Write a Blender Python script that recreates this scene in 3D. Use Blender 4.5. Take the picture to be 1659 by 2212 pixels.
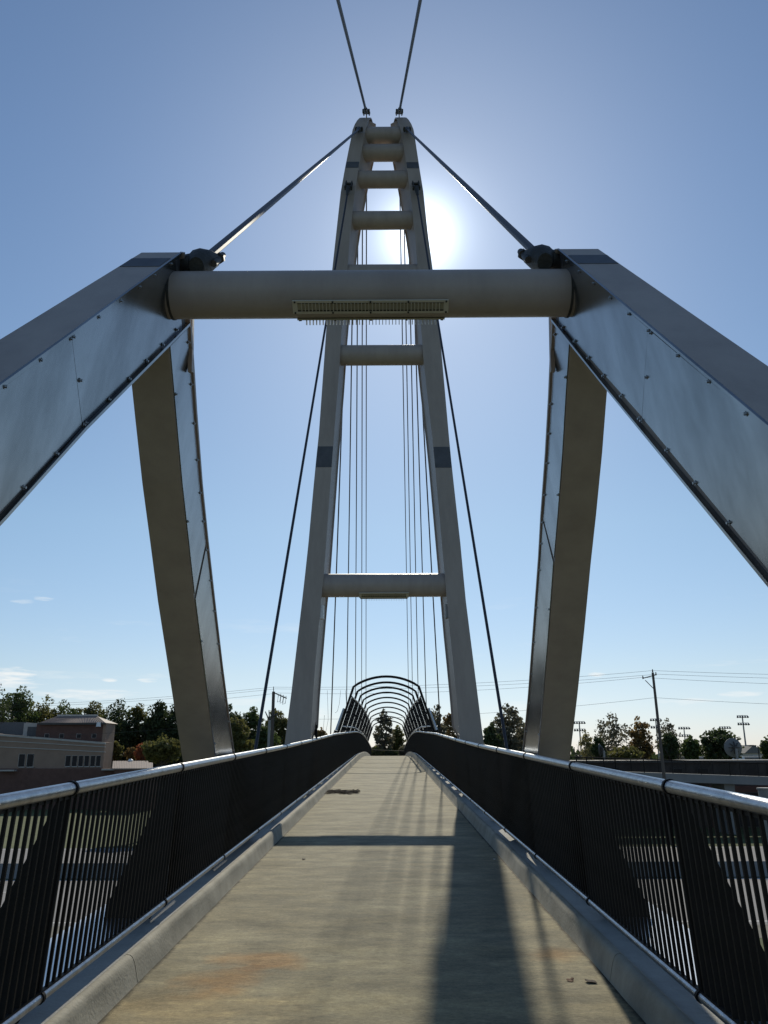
import bpy, math, random
from mathutils import Vector, Matrix
from math import radians as rad, sin, cos, tan, pi

# ------------------------------------------------------------------ clear
for o in list(bpy.data.objects): bpy.data.objects.remove(o, do_unlink=True)
S = bpy.context.scene
COL = S.collection

# ------------------------------------------------------------------ camera
EYE = Vector((.108, 0, 1.58))
FPX, CXP, CYP = 1790., 829.5, 1106.      # measurements below use a 1659 x 2212 picture of the place
ROT = (Matrix.Rotation(rad(.27), 3, 'Z') @ Matrix.Rotation(pi/2 + rad(16.38), 3, 'X') @ Matrix.Rotation(rad(-.2), 3, 'Z'))
cd = bpy.data.cameras.new('camera'); cam = bpy.data.objects.new('camera', cd); COL.objects.link(cam)
cd.sensor_fit = 'HORIZONTAL'; cd.sensor_width = 36; cd.lens = 36*FPX/1659
cd.clip_start = .05; cd.clip_end = 6000
cam.matrix_world = Matrix.Translation(EYE) @ ROT.to_4x4()
S.camera = cam

# ------------------------------------------------------------------ sky and sun
SUN_AZ, SUN_EL = rad(2.7), rad(34.8)     # azimuth from +Y towards +X
sdir = Vector((sin(SUN_AZ)*cos(SUN_EL), cos(SUN_AZ)*cos(SUN_EL), sin(SUN_EL)))
W = bpy.data.worlds.new('World'); S.world = W; W.use_nodes = True
nt = W.node_tree; N = nt.nodes; L = nt.links; N.clear()
out = N.new('ShaderNodeOutputWorld'); bg = N.new('ShaderNodeBackground')
sky = N.new('ShaderNodeTexSky'); sky.sky_type = 'NISHITA'; sky.sun_disc = False
sky.sun_elevation = SUN_EL; sky.sun_rotation = SUN_AZ
sky.altitude = 200; sky.air_density = 1.0; sky.dust_density = .22; sky.ozone_density = 2.0
bg.inputs['Strength'].default_value = .09
tc = N.new('ShaderNodeTexCoord')
def vmath(op, a=None, b=None):
    n = N.new('ShaderNodeVectorMath'); n.operation = op
    for i, v in enumerate((a, b)):
        if v is None: continue
        if hasattr(v, 'is_output'): L.new(v, n.inputs[i])
        else: n.inputs[i].default_value = v
    return n
def smath(op, a, b=None, clamp=False):
    n = N.new('ShaderNodeMath'); n.operation = op; n.use_clamp = clamp
    for i, v in enumerate((a, b)):
        if v is None: continue
        if hasattr(v, 'is_output'): L.new(v, n.inputs[i])
        else: n.inputs[i].default_value = v
    return n.outputs[0]
def rgbmix(fac, a, b, mode='MIX'):
    n = N.new('ShaderNodeMix'); n.data_type = 'RGBA'; n.blend_type = mode
    for k, v in ((0, fac), (6, a), (7, b)):
        if hasattr(v, 'is_output'): L.new(v, n.inputs[k])
        else: n.inputs[k].default_value = v
    return n.outputs[2]
dirn = vmath('NORMALIZE', tc.outputs['Generated']).outputs[0]
dot = smath('MAXIMUM', vmath('DOT_PRODUCT', dirn, tuple(sdir)).outputs['Value'], 0.)
g1 = smath('MULTIPLY', smath('POWER', dot, 1800.), 14.)      # the sun's own glow in thin haze
g2 = smath('MULTIPLY', smath('POWER', dot, 480.), 4.2)
g3 = smath('MULTIPLY', smath('POWER', dot, 30.), .75)
glow = smath('ADD', smath('ADD', g1, g2), g3)
gc = vmath('SCALE', (.90, .98, 1.05)); L.new(glow, gc.inputs['Scale'])
# thin low clouds
sep = N.new('ShaderNodeSeparateXYZ'); L.new(dirn, sep.inputs[0])
mp = N.new('ShaderNodeMapping'); L.new(dirn, mp.inputs[0]); mp.inputs['Scale'].default_value = (5, 5, 34)
cn = N.new('ShaderNodeTexNoise'); cn.inputs['Scale'].default_value = 1.5; cn.inputs['Detail'].default_value = 7
cn.inputs['Roughness'].default_value = .6; L.new(mp.outputs[0], cn.inputs['Vector'])
cr = N.new('ShaderNodeValToRGB'); cr.color_ramp.elements[0].position = .60; cr.color_ramp.elements[1].position = .76
L.new(cn.outputs['Fac'], cr.inputs[0])
band = N.new('ShaderNodeMapRange'); band.inputs[1].default_value = .20; band.inputs[2].default_value = .02
L.new(sep.outputs[2], band.inputs[0])
cf = smath('MULTIPLY', smath('MULTIPLY', cr.outputs[0], band.outputs[0]), .55, True)
zr = N.new('ShaderNodeValToRGB'); L.new(sep.outputs[2], zr.inputs[0])      # air near the horizon is paler and greyer
for k, (ps, c_) in enumerate(((-.0, (.70,.79,1.14)), (.035, (.78,.83,1.05)), (.09, (.87,.88,.95)), (.26, (.98,1.04,1.02)), (.6, (.95,1.05,1.10)))):
    e_ = zr.color_ramp.elements[k] if k < 2 else zr.color_ramp.elements.new(ps)
    e_.position = ps; e_.color = (*c_, 1)
SKYMUL = rgbmix(1., sky.outputs[0], zr.outputs[0], 'MULTIPLY')
wn = N.new('ShaderNodeTexNoise'); wn.inputs['Scale'].default_value = 42; wn.inputs['Detail'].default_value = 6; L.new(mp.outputs[0], wn.inputs['Vector'])
wn.inputs['Scale'].default_value = 9
for px, py, wx, wy, am in ((22,1462,62,22,.9),(-10,1480,90,16,.6),(92,1293,22,6,.6),(52,1299,26,5,.45),(238,1469,18,5,.7),(322,1469,26,6,.8),(1288,1457,24,6,.7),(180,1500,120,14,.6),(660,1545,60,22,.5),(1600,1500,50,7,.5),(1480,1515,70,8,.4),(1130,1530,60,20,.4),(430,1545,120,20,.4)):
    c_ = (ROT @ Vector(((px-CXP)/FPX, -(py-CYP)/FPX, -1.))).normalized(); u_ = c_.cross(Vector((0,0,1))).normalized(); v_ = u_.cross(c_)
    xa = smath('MULTIPLY', vmath('DOT_PRODUCT', dirn, tuple(u_)).outputs['Value'], FPX/wx)
    ya = smath('MULTIPLY', vmath('DOT_PRODUCT', dirn, tuple(v_)).outputs['Value'], FPX/wy)
    front = smath('GREATER_THAN', vmath('DOT_PRODUCT', dirn, tuple(c_)).outputs['Value'], .5)
    r2 = smath('ADD', smath('MULTIPLY', xa, xa), smath('MULTIPLY', ya, ya))
    q_ = smath('SUBTRACT', smath('MULTIPLY', wn.outputs['Fac'], 2.6), smath('ADD', r2, .55), True)
    cf = smath('MAXIMUM', cf, smath('MULTIPLY', smath('MULTIPLY', q_, front), am))
base = rgbmix(cf, SKYMUL, (10.3, 10.5, 10.4, 1))
addn = vmath('ADD', base, gc.outputs[0])
L.new(addn.outputs[0], bg.inputs['Color']); L.new(bg.outputs[0], out.inputs[0])

sl = bpy.data.lights.new('sun', 'SUN'); sl.energy = 3.5; sl.angle = rad(.53); sl.color = (1., .925, .76)
so = bpy.data.objects.new('sun', sl); COL.objects.link(so)
so.rotation_euler = (-sdir).to_track_quat('-Z', 'Y').to_euler()
S.view_settings.view_transform = 'Standard'; S.view_settings.look = 'None'
S.view_settings.exposure = 0; S.view_settings.gamma = 1; S.view_settings.use_curve_mapping = False
S.render.engine = 'CYCLES'
S.cycles.max_bounces = 8; S.cycles.transparent_max_bounces = 8

# ------------------------------------------------------------------ materials
MATS = {}
def mat(name, col, rough=.6, metal=0., var=.12, scale=3., bump=0., bscale=30., stretch=(1,1,1), spec=.5,
        col2=None, thr=(.4,.65), trans=0., coord='Object', coat=0.):
    if name in MATS: return MATS[name]
    m = bpy.data.materials.new(name); m.use_nodes = True; t = m.node_tree; n = t.nodes; l = t.links
    p = n['Principled BSDF']
    tx = n.new('ShaderNodeTexCoord'); mp = n.new('ShaderNodeMapping'); l.new(tx.outputs[coord], mp.inputs[0])
    mp.inputs['Scale'].default_value = stretch
    nz = n.new('ShaderNodeTexNoise'); nz.inputs['Scale'].default_value = scale; nz.inputs['Detail'].default_value = 8
    nz.inputs['Roughness'].default_value = .65; l.new(mp.outputs[0], nz.inputs['Vector'])
    r = n.new('ShaderNodeValToRGB'); l.new(nz.outputs['Fac'], r.inputs[0])
    e = r.color_ramp.elements
    if col2 is None:
        a = [c*(1-var) for c in col]; b = [min(1, c*(1+var)) for c in col]
        e[0].position, e[1].position = .3, .7
    else:
        a, b = col, col2; e[0].position, e[1].position = thr
    e[0].color = (*a, 1); e[1].color = (*b, 1)
    l.new(r.outputs[0], p.inputs['Base Color'])
    p.inputs['Roughness'].default_value = rough; p.inputs['Metallic'].default_value = metal
    p.inputs['Specular IOR Level'].default_value = spec
    if coat: p.inputs['Coat Weight'].default_value = coat; p.inputs['Coat Roughness'].default_value = .15
    if bump:
        b2 = n.new('ShaderNodeTexNoise'); b2.inputs['Scale'].default_value = bscale; b2.inputs['Detail'].default_value = 6
        l.new(mp.outputs[0], b2.inputs['Vector'])
        bn = n.new('ShaderNodeBump'); bn.inputs['Strength'].default_value = bump; bn.inputs['Distance'].default_value = .02
        l.new(b2.outputs['Fac'], bn.inputs['Height']); l.new(bn.outputs[0], p.inputs['Normal'])
    if trans:
        tl = n.new('ShaderNodeBsdfTranslucent'); l.new(r.outputs[0], tl.inputs[0])
        mx = n.new('ShaderNodeMixShader'); mx.inputs[0].default_value = trans
        l.new(p.outputs[0], mx.inputs[1]); l.new(tl.outputs[0], mx.inputs[2])
        l.new(mx.outputs[0], n['Material Output'].inputs[0])
    MATS[name] = m; return m

PAINT = mat('beige_paint', (.32,.276,.25), .42, 0, 0, 2.4, .06, 45, stretch=(1.5,1.5,.35), spec=.22, col2=(.38,.33,.298), thr=(.34,.62))
DARK_TONE = mat('patch_and_recess_dark', (.075,.08,.095), .55, 0, .25, 4.)  # dark tone of the leg patches, also the painted shade of the apex recess
GALV = mat('galvanised_cover', (.185,.19,.195), .23, .85, .0, 2.2, .12, 2.2, stretch=(1,1,.4), col2=(.31,.315,.32), thr=(.36,.6))
RAILM = mat('brushed_rail_metal', (.36,.38,.41), .33, 1., .25, 14., .12, 60)
BLACK = mat('black_paint', (.012,.011,.011), .6, 0, .3, 6., spec=.15)
BARM = mat('dark_baluster_paint', (.017,.0145,.012), .6, 0, .35, 5., spec=.15)
CABLE = mat('dark_cable', (.035,.035,.045), .5, .2, .2, 30.)
CASTM = mat('cast_iron', (.05,.05,.047), .6, .4, .35, 12., .4, 30)
BOLTM = mat('zinc_bolt', (.30,.31,.32), .35, .9, .2, 40.)
CURBM = mat('kerb_concrete', (.215,.20,.155), .85, 0, .28, 2.2, .22, 45, col2=(.36,.335,.265), thr=(.32,.66))
LEDGEM = mat('ledge_metal', (.50,.52,.56), .33, .7, .1, 3.)
LEDGEC = mat('ledge_concrete', (.30,.295,.27), .85, 0, .15, 4., .4, 35)
STEELD = mat('dark_girder_paint', (.06,.055,.05), .6, 0, .2, 3.)
WOOD = mat('weathered_pole', (.10,.085,.07), .85, 0, .25, 6., stretch=(1,1,.1))
GREYPOLE = mat('grey_pole', (.28,.28,.27), .6, .3, .1, 6.)
WIREM = mat('wire_black', (.04,.04,.04), .6)
BRICK_D = mat('dark_red_brick', (.13,.07,.055), .9, 0, .2, 1.3)
BRICK_L = mat('tan_brick', (.30,.21,.155), .9, 0, .12, .6)
STONE = mat('pale_stone_trim', (.45,.42,.38), .85, 0, .1, 2.)
ROOFM = mat('ribbed_roof_metal', (.27,.21,.185), .7, 0, .12, 1.)
GLASSD = mat('dark_window_glass', (.025,.02,.02), .5, 0, .2, 1., spec=.25)
CONC = mat('ramp_concrete', (.22,.22,.215), .85, 0, .12, .6)
ASPH = mat('road_surface', (.17,.165,.165), .85, 0, .12, .25, stretch=(.15,1,1))
WHITEL = mat('white_road_paint', (.6,.6,.58), .7)
GRASS = mat('lawn_grass', (.052,.066,.018), .95, 0, .3, .35, col2=(.10,.115,.035), thr=(.3,.7))
GRAVEL = mat('gravel_verge', (.16,.15,.12), .95, 0, .3, 1.5)
WHITE = mat('white_paint', (.75,.75,.74), .4)
BARKM = mat('tree_bark', (.055,.045,.036), .9, 0, .3, 4.)
DEBRIS_SHADOW = mat('rusty_debris_and_shadow', (.045,.03,.02), .9, 0, .5, 20.)
LEAFDRY = mat('dry_leaf', (.14,.065,.03), .8, 0, .3, 20.)
DISHM = mat('dish_grey', (.17,.175,.17), .6, 0, .08, 2.)
LEAVES = {
 'dark': mat('leaves_dark', (.055,.075,.026), .7, 0, .35, .5, trans=.45),
 'green': mat('leaves_green', (.085,.115,.034), .7, 0, .35, .5, trans=.5),
 'olive': mat('leaves_olive', (.14,.135,.04), .7, 0, .35, .5, trans=.5),
 'autumn': mat('leaves_autumn', (.20,.135,.05), .7, 0, .4, .5, trans=.5),
 'orange': mat('leaves_orange', (.30,.10,.045), .7, 0, .3, .7, trans=.5),
 'yellow': mat('leaves_yellow', (.28,.25,.11), .7, 0, .25, .7, trans=.5),
 'grey': mat('leaves_grey', (.15,.14,.09), .7, 0, .35, .5, trans=.5)}

def deck_material():
    m = bpy.data.materials.new('broomed_deck_concrete'); m.use_nodes = True
    t = m.node_tree; n = t.nodes; l = t.links; p = n['Principled BSDF']
    tx = n.new('ShaderNodeTexCoord')
    def noise(scale, stretch, detail=8, rough=.6):
        mp = n.new('ShaderNodeMapping'); l.new(tx.outputs['Object'], mp.inputs[0]); mp.inputs['Scale'].default_value = stretch
        z = n.new('ShaderNodeTexNoise'); z.inputs['Scale'].default_value = scale; z.inputs['Detail'].default_value = detail
        z.inputs['Roughness'].default_value = rough; l.new(mp.outputs[0], z.inputs['Vector']); return z.outputs['Fac']
    def ramp(src, stops):
        r = n.new('ShaderNodeValToRGB'); l.new(src, r.inputs[0]); e = r.color_ramp.elements
        while len(e) < len(stops): e.new(.5)
        for k, (pos, c) in enumerate(stops): e[k].position = pos; e[k].color = (*c, 1)
        return r.outputs[0]
    def mix(fac, a, b, mode='MIX'):
        x = n.new('ShaderNodeMix'); x.data_type = 'RGBA'; x.blend_type = mode
        for k, v in ((0, fac), (6, a), (7, b)):
            if hasattr(v, 'is_output'): l.new(v, x.inputs[k])
            else: x.inputs[k].default_value = v
        return x.outputs[2]
    c1 = ramp(noise(1.5, (.9,1.25,1), 12, .68), [(.32,(.176,.157,.106)), (.5,(.258,.230,.156)), (.68,(.35,.313,.212))])
    streak = noise(2.6, (.75,1.9,1), 12, .72)
    c2 = mix(1., c1, ramp(streak, [(.34,(.72,.75,.80)), (.5,(.98,.99,1.0)), (.66,(1.24,1.22,1.15))]), 'MULTIPLY')
    fine = noise(14., (.9,2.6,1), 10, .8)
    c3 = mix(1., c2, ramp(fine, [(.3,(.80,.80,.80)), (.5,(1,1,1)), (.7,(1.16,1.16,1.16))]), 'MULTIPLY')
    speck = noise(34., (1,1.3,1), 8, .9)
    c4 = mix(1., c3, ramp(speck, [(.32,(.60,.60,.60)), (.5,(1,1,1)), (.66,(1.32,1.32,1.31))]), 'MULTIPLY')
    # dirt gathered along the foot of the kerbs
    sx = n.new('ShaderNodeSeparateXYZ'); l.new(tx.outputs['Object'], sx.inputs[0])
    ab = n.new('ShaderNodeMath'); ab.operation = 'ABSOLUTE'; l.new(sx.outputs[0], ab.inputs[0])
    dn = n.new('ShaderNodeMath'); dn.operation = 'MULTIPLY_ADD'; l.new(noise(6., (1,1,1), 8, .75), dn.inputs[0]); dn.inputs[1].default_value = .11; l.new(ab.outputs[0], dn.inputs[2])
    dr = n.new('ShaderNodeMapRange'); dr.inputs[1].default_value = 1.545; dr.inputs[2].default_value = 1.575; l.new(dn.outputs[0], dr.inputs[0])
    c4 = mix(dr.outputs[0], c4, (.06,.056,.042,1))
    # rust stains and paler blotches on the slab
    def blob(cx_, cy_, rx, ry, col, amt, prev, sc=3.2, edge=.45):
        mp = n.new('ShaderNodeMapping'); l.new(tx.outputs['Object'], mp.inputs[0])
        mp.inputs['Location'].default_value = (-cx_/rx, -cy_/ry, 0); mp.inputs['Scale'].default_value = (1/rx, 1/ry, 0)
        nz = n.new('ShaderNodeTexNoise'); nz.inputs['Scale'].default_value = sc; nz.inputs['Detail'].default_value = 6
        l.new(tx.outputs['Object'], nz.inputs['Vector'])
        ln = n.new('ShaderNodeVectorMath'); ln.operation = 'LENGTH'; l.new(mp.outputs[0], ln.inputs[0])
        s = n.new('ShaderNodeMath'); s.operation = 'ADD'; l.new(ln.outputs['Value'], s.inputs[0])
        q = n.new('ShaderNodeMath'); q.operation = 'MULTIPLY'; l.new(nz.outputs['Fac'], q.inputs[0]); q.inputs[1].default_value = 1.6
        l.new(q.outputs[0], s.inputs[1])
        mr = n.new('ShaderNodeMapRange'); mr.inputs[1].default_value = 1.5+edge; mr.inputs[2].default_value = 1.5-edge
        mr.inputs[4].default_value = amt; l.new(s.outputs[0], mr.inputs[0])
        return mix(mr.outputs[0], prev, (*col, 1), 'MULTIPLY')
    c5 = blob(-.80, 6.55, .42, .30, (1.08,.75,.52), .85, c4, 3.2, .3)
    c5 = blob(-.98, 6.05, .34, .40, (1.10,.78,.54), .9, c5, 3.2, .35)
    c5 = blob(-.1, 5.2, 1.9, 2.4, (1.24,1.20,1.10), .9, c5, 2.0, .8)  # broad blotch makes the deck nearest the camera paler
    c5 = blob(-1.15, 5.5, .8, .5, (1.06,.94,.78), .8, c5)
    c5 = blob(-.2, 5.6, 1.1, .22, (1.22,1.20,1.14), .8, c5)
    c5 = blob(-.3, 6.8, 1.0, .12, (1.18,1.16,1.10), .8, c5)
    c5 = blob(1.30, 6.7, .2, .22, (1.05,.78,.58), .9, c5)
    c5 = blob(.4, 12.2, 1.4, .25, (1.2,1.18,1.1), .7, c5)
    l.new(c5, p.inputs['Base Color']); p.inputs['Roughness'].default_value = .8
    p.inputs['Specular IOR Level'].default_value = .12
    a = n.new('ShaderNodeMath'); a.operation = 'ADD'; l.new(fine, a.inputs[0]); l.new(speck, a.inputs[1])
    bn = n.new('ShaderNodeBump'); bn.inputs['Strength'].default_value = .8; bn.inputs['Distance'].default_value = .006
    l.new(a.outputs[0], bn.inputs['Height']); l.new(bn.outputs[0], p.inputs['Normal'])
    return m
DECKM = deck_material()

# ------------------------------------------------------------------ builders
class MB:
    def __init__(s): s.v = []; s.f = []
    def add(s, vs, fs):
        b = len(s.v); s.v += [tuple(v) for v in vs]; s.f += [tuple(b+i for i in q) for q in fs]; return s
    def hexa(s, p):      # p: 4 bottom + 4 top
        return s.add(p, [(0,3,2,1),(4,5,6,7),(0,1,5,4),(1,2,6,5),(2,3,7,6),(3,0,4,7)])
    def box(s, c, d, R=None):
        c = Vector(c); x, y, z = d[0]/2, d[1]/2, d[2]/2
        P = [Vector(q) for q in ((-x,-y,-z),(x,-y,-z),(x,y,-z),(-x,y,-z),(-x,-y,z),(x,-y,z),(x,y,z),(-x,y,z))]
        if R is not None: P = [R @ q for q in P]
        return s.hexa([c+q for q in P])
    def bar(s, a, b, w, h, up=Vector((0,0,1))):
        a, b = Vector(a), Vector(b); d = (b-a).normalized()
        sd = d.cross(up)
        if sd.length < 1e-4: sd = d.cross(Vector((1,0,0)))
        sd.normalize(); u = sd.cross(d)
        P = [o + sd*i*w/2 + u*j*h/2 for o in (a, b) for i, j in ((-1,-1),(1,-1),(1,1),(-1,1))]
        return s.hexa(P)
    def tube(s, path, r, n=8, cap=True):
        path = [Vector(p) for p in path]; rs = r if isinstance(r, (list, tuple)) else [r]*len(path)
        b = len(s.v); ref = None
        for i, p in enumerate(path):
            d = (path[min(i+1, len(path)-1)] - path[max(i-1, 0)]).normalized()
            if ref is None: ref = Vector((0,0,1)) if abs(d.z) < .9 else Vector((1,0,0))
            sd = d.cross(ref).normalized(); u = sd.cross(d)
            for k in range(n):
                a = 2*pi*(k+.5)/n; s.v.append(tuple(p + sd*cos(a)*rs[i] + u*sin(a)*rs[i]))
        for i in range(len(path)-1):
            for k in range(n):
                s.f.append((b+i*n+k, b+i*n+(k+1) % n, b+(i+1)*n+(k+1) % n, b+(i+1)*n+k))
        if cap:
            s.f.append(tuple(b+k for k in range(n))[::-1]); e = b+(len(path)-1)*n; s.f.append(tuple(e+k for k in range(n)))
        return s
    def loft(s, secs, close=True, cap=True):     # list of equal-length point rings
        b = len(s.v); n = len(secs[0])
        for r in secs: s.v += [tuple(q) for q in r]
        for i in range(len(secs)-1):
            for k in range(n if close else n-1):
                s.f.append((b+i*n+k, b+i*n+(k+1) % n, b+(i+1)*n+(k+1) % n, b+(i+1)*n+k))
        if cap:
            s.f.append(tuple(b+k for k in range(n))[::-1]); e = b+(len(secs)-1)*n; s.f.append(tuple(e+k for k in range(n)))
        return s
    def mesh(s, name, m, smooth=False):
        me = bpy.data.meshes.new(name); me.from_pydata(s.v, [], s.f); me.materials.append(m)
        if smooth:
            me.polygons.foreach_set('use_smooth', [True]*len(me.polygons))
            try: me.set_sharp_from_angle(angle=rad(40))
            except Exception: pass
        me.update(); return me
    def build(s, name, m, parent=None, smooth=False):
        o = bpy.data.objects.new(name, s.mesh(name, m, smooth)); COL.objects.link(o)
        if parent is not None:
            o.parent = parent; o.matrix_parent_inverse = wm(parent).inverted()
        return o
def wm(o):
    m = o.matrix_basis.copy()
    return (wm(o.parent) @ o.matrix_parent_inverse @ m) if o.parent else m
def tag(o, label=None, cat=None, group=None, kind=None):
    if label: o['label'] = label
    if cat: o['category'] = cat
    if group: o['group'] = group
    if kind: o['kind'] = kind
    return o
def empty(name, loc, label, cat, group=None):
    o = bpy.data.objects.new(name, None); COL.objects.link(o); o.location = loc
    o.empty_display_size = .2; return tag(o, label, cat, group)
def inst(me, name, parent, M):
    o = bpy.data.objects.new(name, me); COL.objects.link(o)
    if parent is not None: o.parent = parent; o.matrix_parent_inverse = wm(parent).inverted()
    o.matrix_basis = M; return o

def ray(px, py): return ROT @ Vector(((px-CXP)/FPX, -(py-CYP)/FPX, -1.))
def atY(px, py, Y):
    d = ray(px, py); return EYE + d*((Y-EYE.y)/d.y)
def atX(px, py, X):
    d = ray(px, py); return EYE + d*((X-EYE.x)/d.x)
def atplane(px, py, n, c):
    d = ray(px, py); n = Vector(n); return EYE + d*((c-n.dot(EYE))/n.dot(d))
def lerp(a, b, t): return a+(b-a)*t
def interp(x, xs, ys):
    if x <= xs[0]: return ys[0]
    for i in range(len(xs)-1):
        if x <= xs[i+1]: return lerp(ys[i], ys[i+1], (x-xs[i])/(xs[i+1]-xs[i]))
    return ys[-1]

# ------------------------------------------------------------------ profiles of the footbridge
GZ = -6.4            # ground level
Y0, Y1 = -6., 92.
def deckz(Y):
    if Y < 45: return .0291*Y
    if Y < 79: t = Y-45; return 1.3095 + .0291*t - .0291*t*t/34.
    return 1.3095 - .0291*(Y-79)
def railh(Y): return interp(Y, [4,10,15,20,29,45,54,75], [1.26,1.28,1.30,1.34,1.44,1.47,1.45,1.3])
def curbh(Y): return interp(Y, [20,45,60], [.165,.25,.29])
XL, XU = 1.752, 1.69
def railX(h, Y): return lerp(XL, XU, (h-.2)/(railh(Y)-.2))

def sweep(prof, ys, s=1):
    """prof(Y) -> list of (x, h) above the deck; closed section; s mirrors X"""
    secs = []
    for Y in ys:
        r = [Vector((s*x, Y, deckz(Y)+h)) for x, h in prof(Y)]
        secs.append(r if s > 0 else r[::-1])
    return secs
def frange(a, b, st):
    r = []; x = a
    while x < b-1e-6: r.append(x); x += st
    return r+[b]

# ------------------------------------------------------------------ ground, road
g = MB(); g.add([(-1500,-300,GZ),(1500,-300,GZ),(1500,3500,GZ),(-1500,3500,GZ)], [(0,1,2,3)])
tag(g.build('ground', GRASS), kind='structure')
def sheet(name, x0, x1, y0, y1, z, m, kind='structure'):
    return tag(MB().add([(x0,y0,z),(x1,y0,z),(x1,y1,z),(x0,y1,z)], [(0,1,2,3)]).build(name, m), kind=kind)
sheet('road', -400, 400, 44.5, 60.6, GZ+.012, ASPH)
sheet('road', -400, 400, 62.3, 80.5, GZ+.012, ASPH)
sheet('gravel_verge', -400, 400, 41.5, 44.5, GZ+.008, GRAVEL)
for k, yy in enumerate((45.3, 60.0, 63.0, 79.6)):
    sheet('lane_line', -300, 300, yy, yy+.18, GZ+.02, WHITEL)
for yy in (50.2, 55.1, 68.5, 74.):
    mb = MB()
    for i in range(-22, 23): mb.add([(i*12,yy,GZ+.02),(i*12+3.5,yy,GZ+.02),(i*12+3.5,yy+.15,GZ+.02),(i*12,yy+.15,GZ+.02)], [(0,1,2,3)])
    tag(mb.build('lane_line', WHITEL), kind='structure')
bar_ = empty('median_barrier', (0,61.4,GZ), 'long grey concrete barrier dividing the two carriageways under the footbridge', 'barrier')
for i in range(-12, 12):
    x0 = i*10.
    MB().loft([[(x,61.1,GZ+.01),(x,61.25,GZ+.35),(x,61.35,GZ+.95),(x,61.5,GZ+.95),(x,61.6,GZ+.35),(x,61.75,GZ+.01)] for x in (x0+.03, x0+9.97)]).build('barrier_section', CONC, bar_)

# ------------------------------------------------------------------ deck
ys = frange(Y0, Y1, 1.0)
deck = MB().loft([[(-1.525,Y,deckz(Y)-.02),(-1.525,Y,deckz(Y)),(1.525,Y,deckz(Y)),(1.525,Y,deckz(Y)-.02)][::-1] for Y in ys]).build('footbridge_deck', DECKM)
tag(deck, kind='structure')
gd = MB()
gd.loft([[(-2.36,Y,deckz(Y)-.42),(-2.36,Y,deckz(Y)-.02),(2.36,Y,deckz(Y)-.02),(2.36,Y,deckz(Y)-.42)][::-1] for Y in ys])
gd.loft([[(-1.0,Y,deckz(Y)-1.1),(-1.0,Y,deckz(Y)-.42),(1.0,Y,deckz(Y)-.42),(1.0,Y,deckz(Y)-1.1)][::-1] for Y in ys])
tag(gd.build('deck_girder', STEELD, deck))
for s in (-1, 1):
    MB().loft(sweep(lambda Y: [(1.652,-.019),(2.37,-.019),(2.37,.07),(1.80,.085),(1.66,.085),(1.652,.08)], ys, s)).build('deck_ledge', LEDGEC, deck)
    MB().loft(sweep(lambda Y: [(1.93,.088),(2.40,.08),(2.40,-.20),(2.41,-.20),(2.41,.090),(1.93,.098)], ys, s)).build('edge_flashing', LEDGEM, deck)
tag(MB().box((0,-4.5,(GZ-.6)/2), (4.4,1.2,-GZ-.6)).build('abutment', CONC, deck))

# kerbs
for s in (-1, 1):
    k = empty('kerb', (s*1.58, 2, deckz(2)), ('long low rounded concrete kerb along the left edge of the deck' if s < 0 else 'long low rounded concrete kerb along the right, shaded edge of the deck'), 'kerb')
    Y = Y0
    ends = [Y0, -1.5, 6.0, 12.9, 20.4, 28, 36, 44, 52, 60, 68, 76, 84, Y1]
    for a, b in zip(ends[:-1], ends[1:]):
        wv = lambda Y: .006*sin(Y*2.9+s)+.004*sin(Y*7.3)
        prof = lambda Y: [(1.52,-.012),(1.535+wv(Y),.015),(1.56+wv(Y),curbh(Y)-.05),(1.572,curbh(Y)-.018),(1.588,curbh(Y)-.004),(1.612,curbh(Y)-.001),(1.632,curbh(Y)-.010),(1.642,curbh(Y)-.03),(1.65,.05),(1.65,-.012)]
        MB().loft(sweep(prof, frange(a+.006, b-.006, .3 if a < 20 else 1.2), s)).build('kerb_section', CURBM, k, smooth=True)

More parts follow.
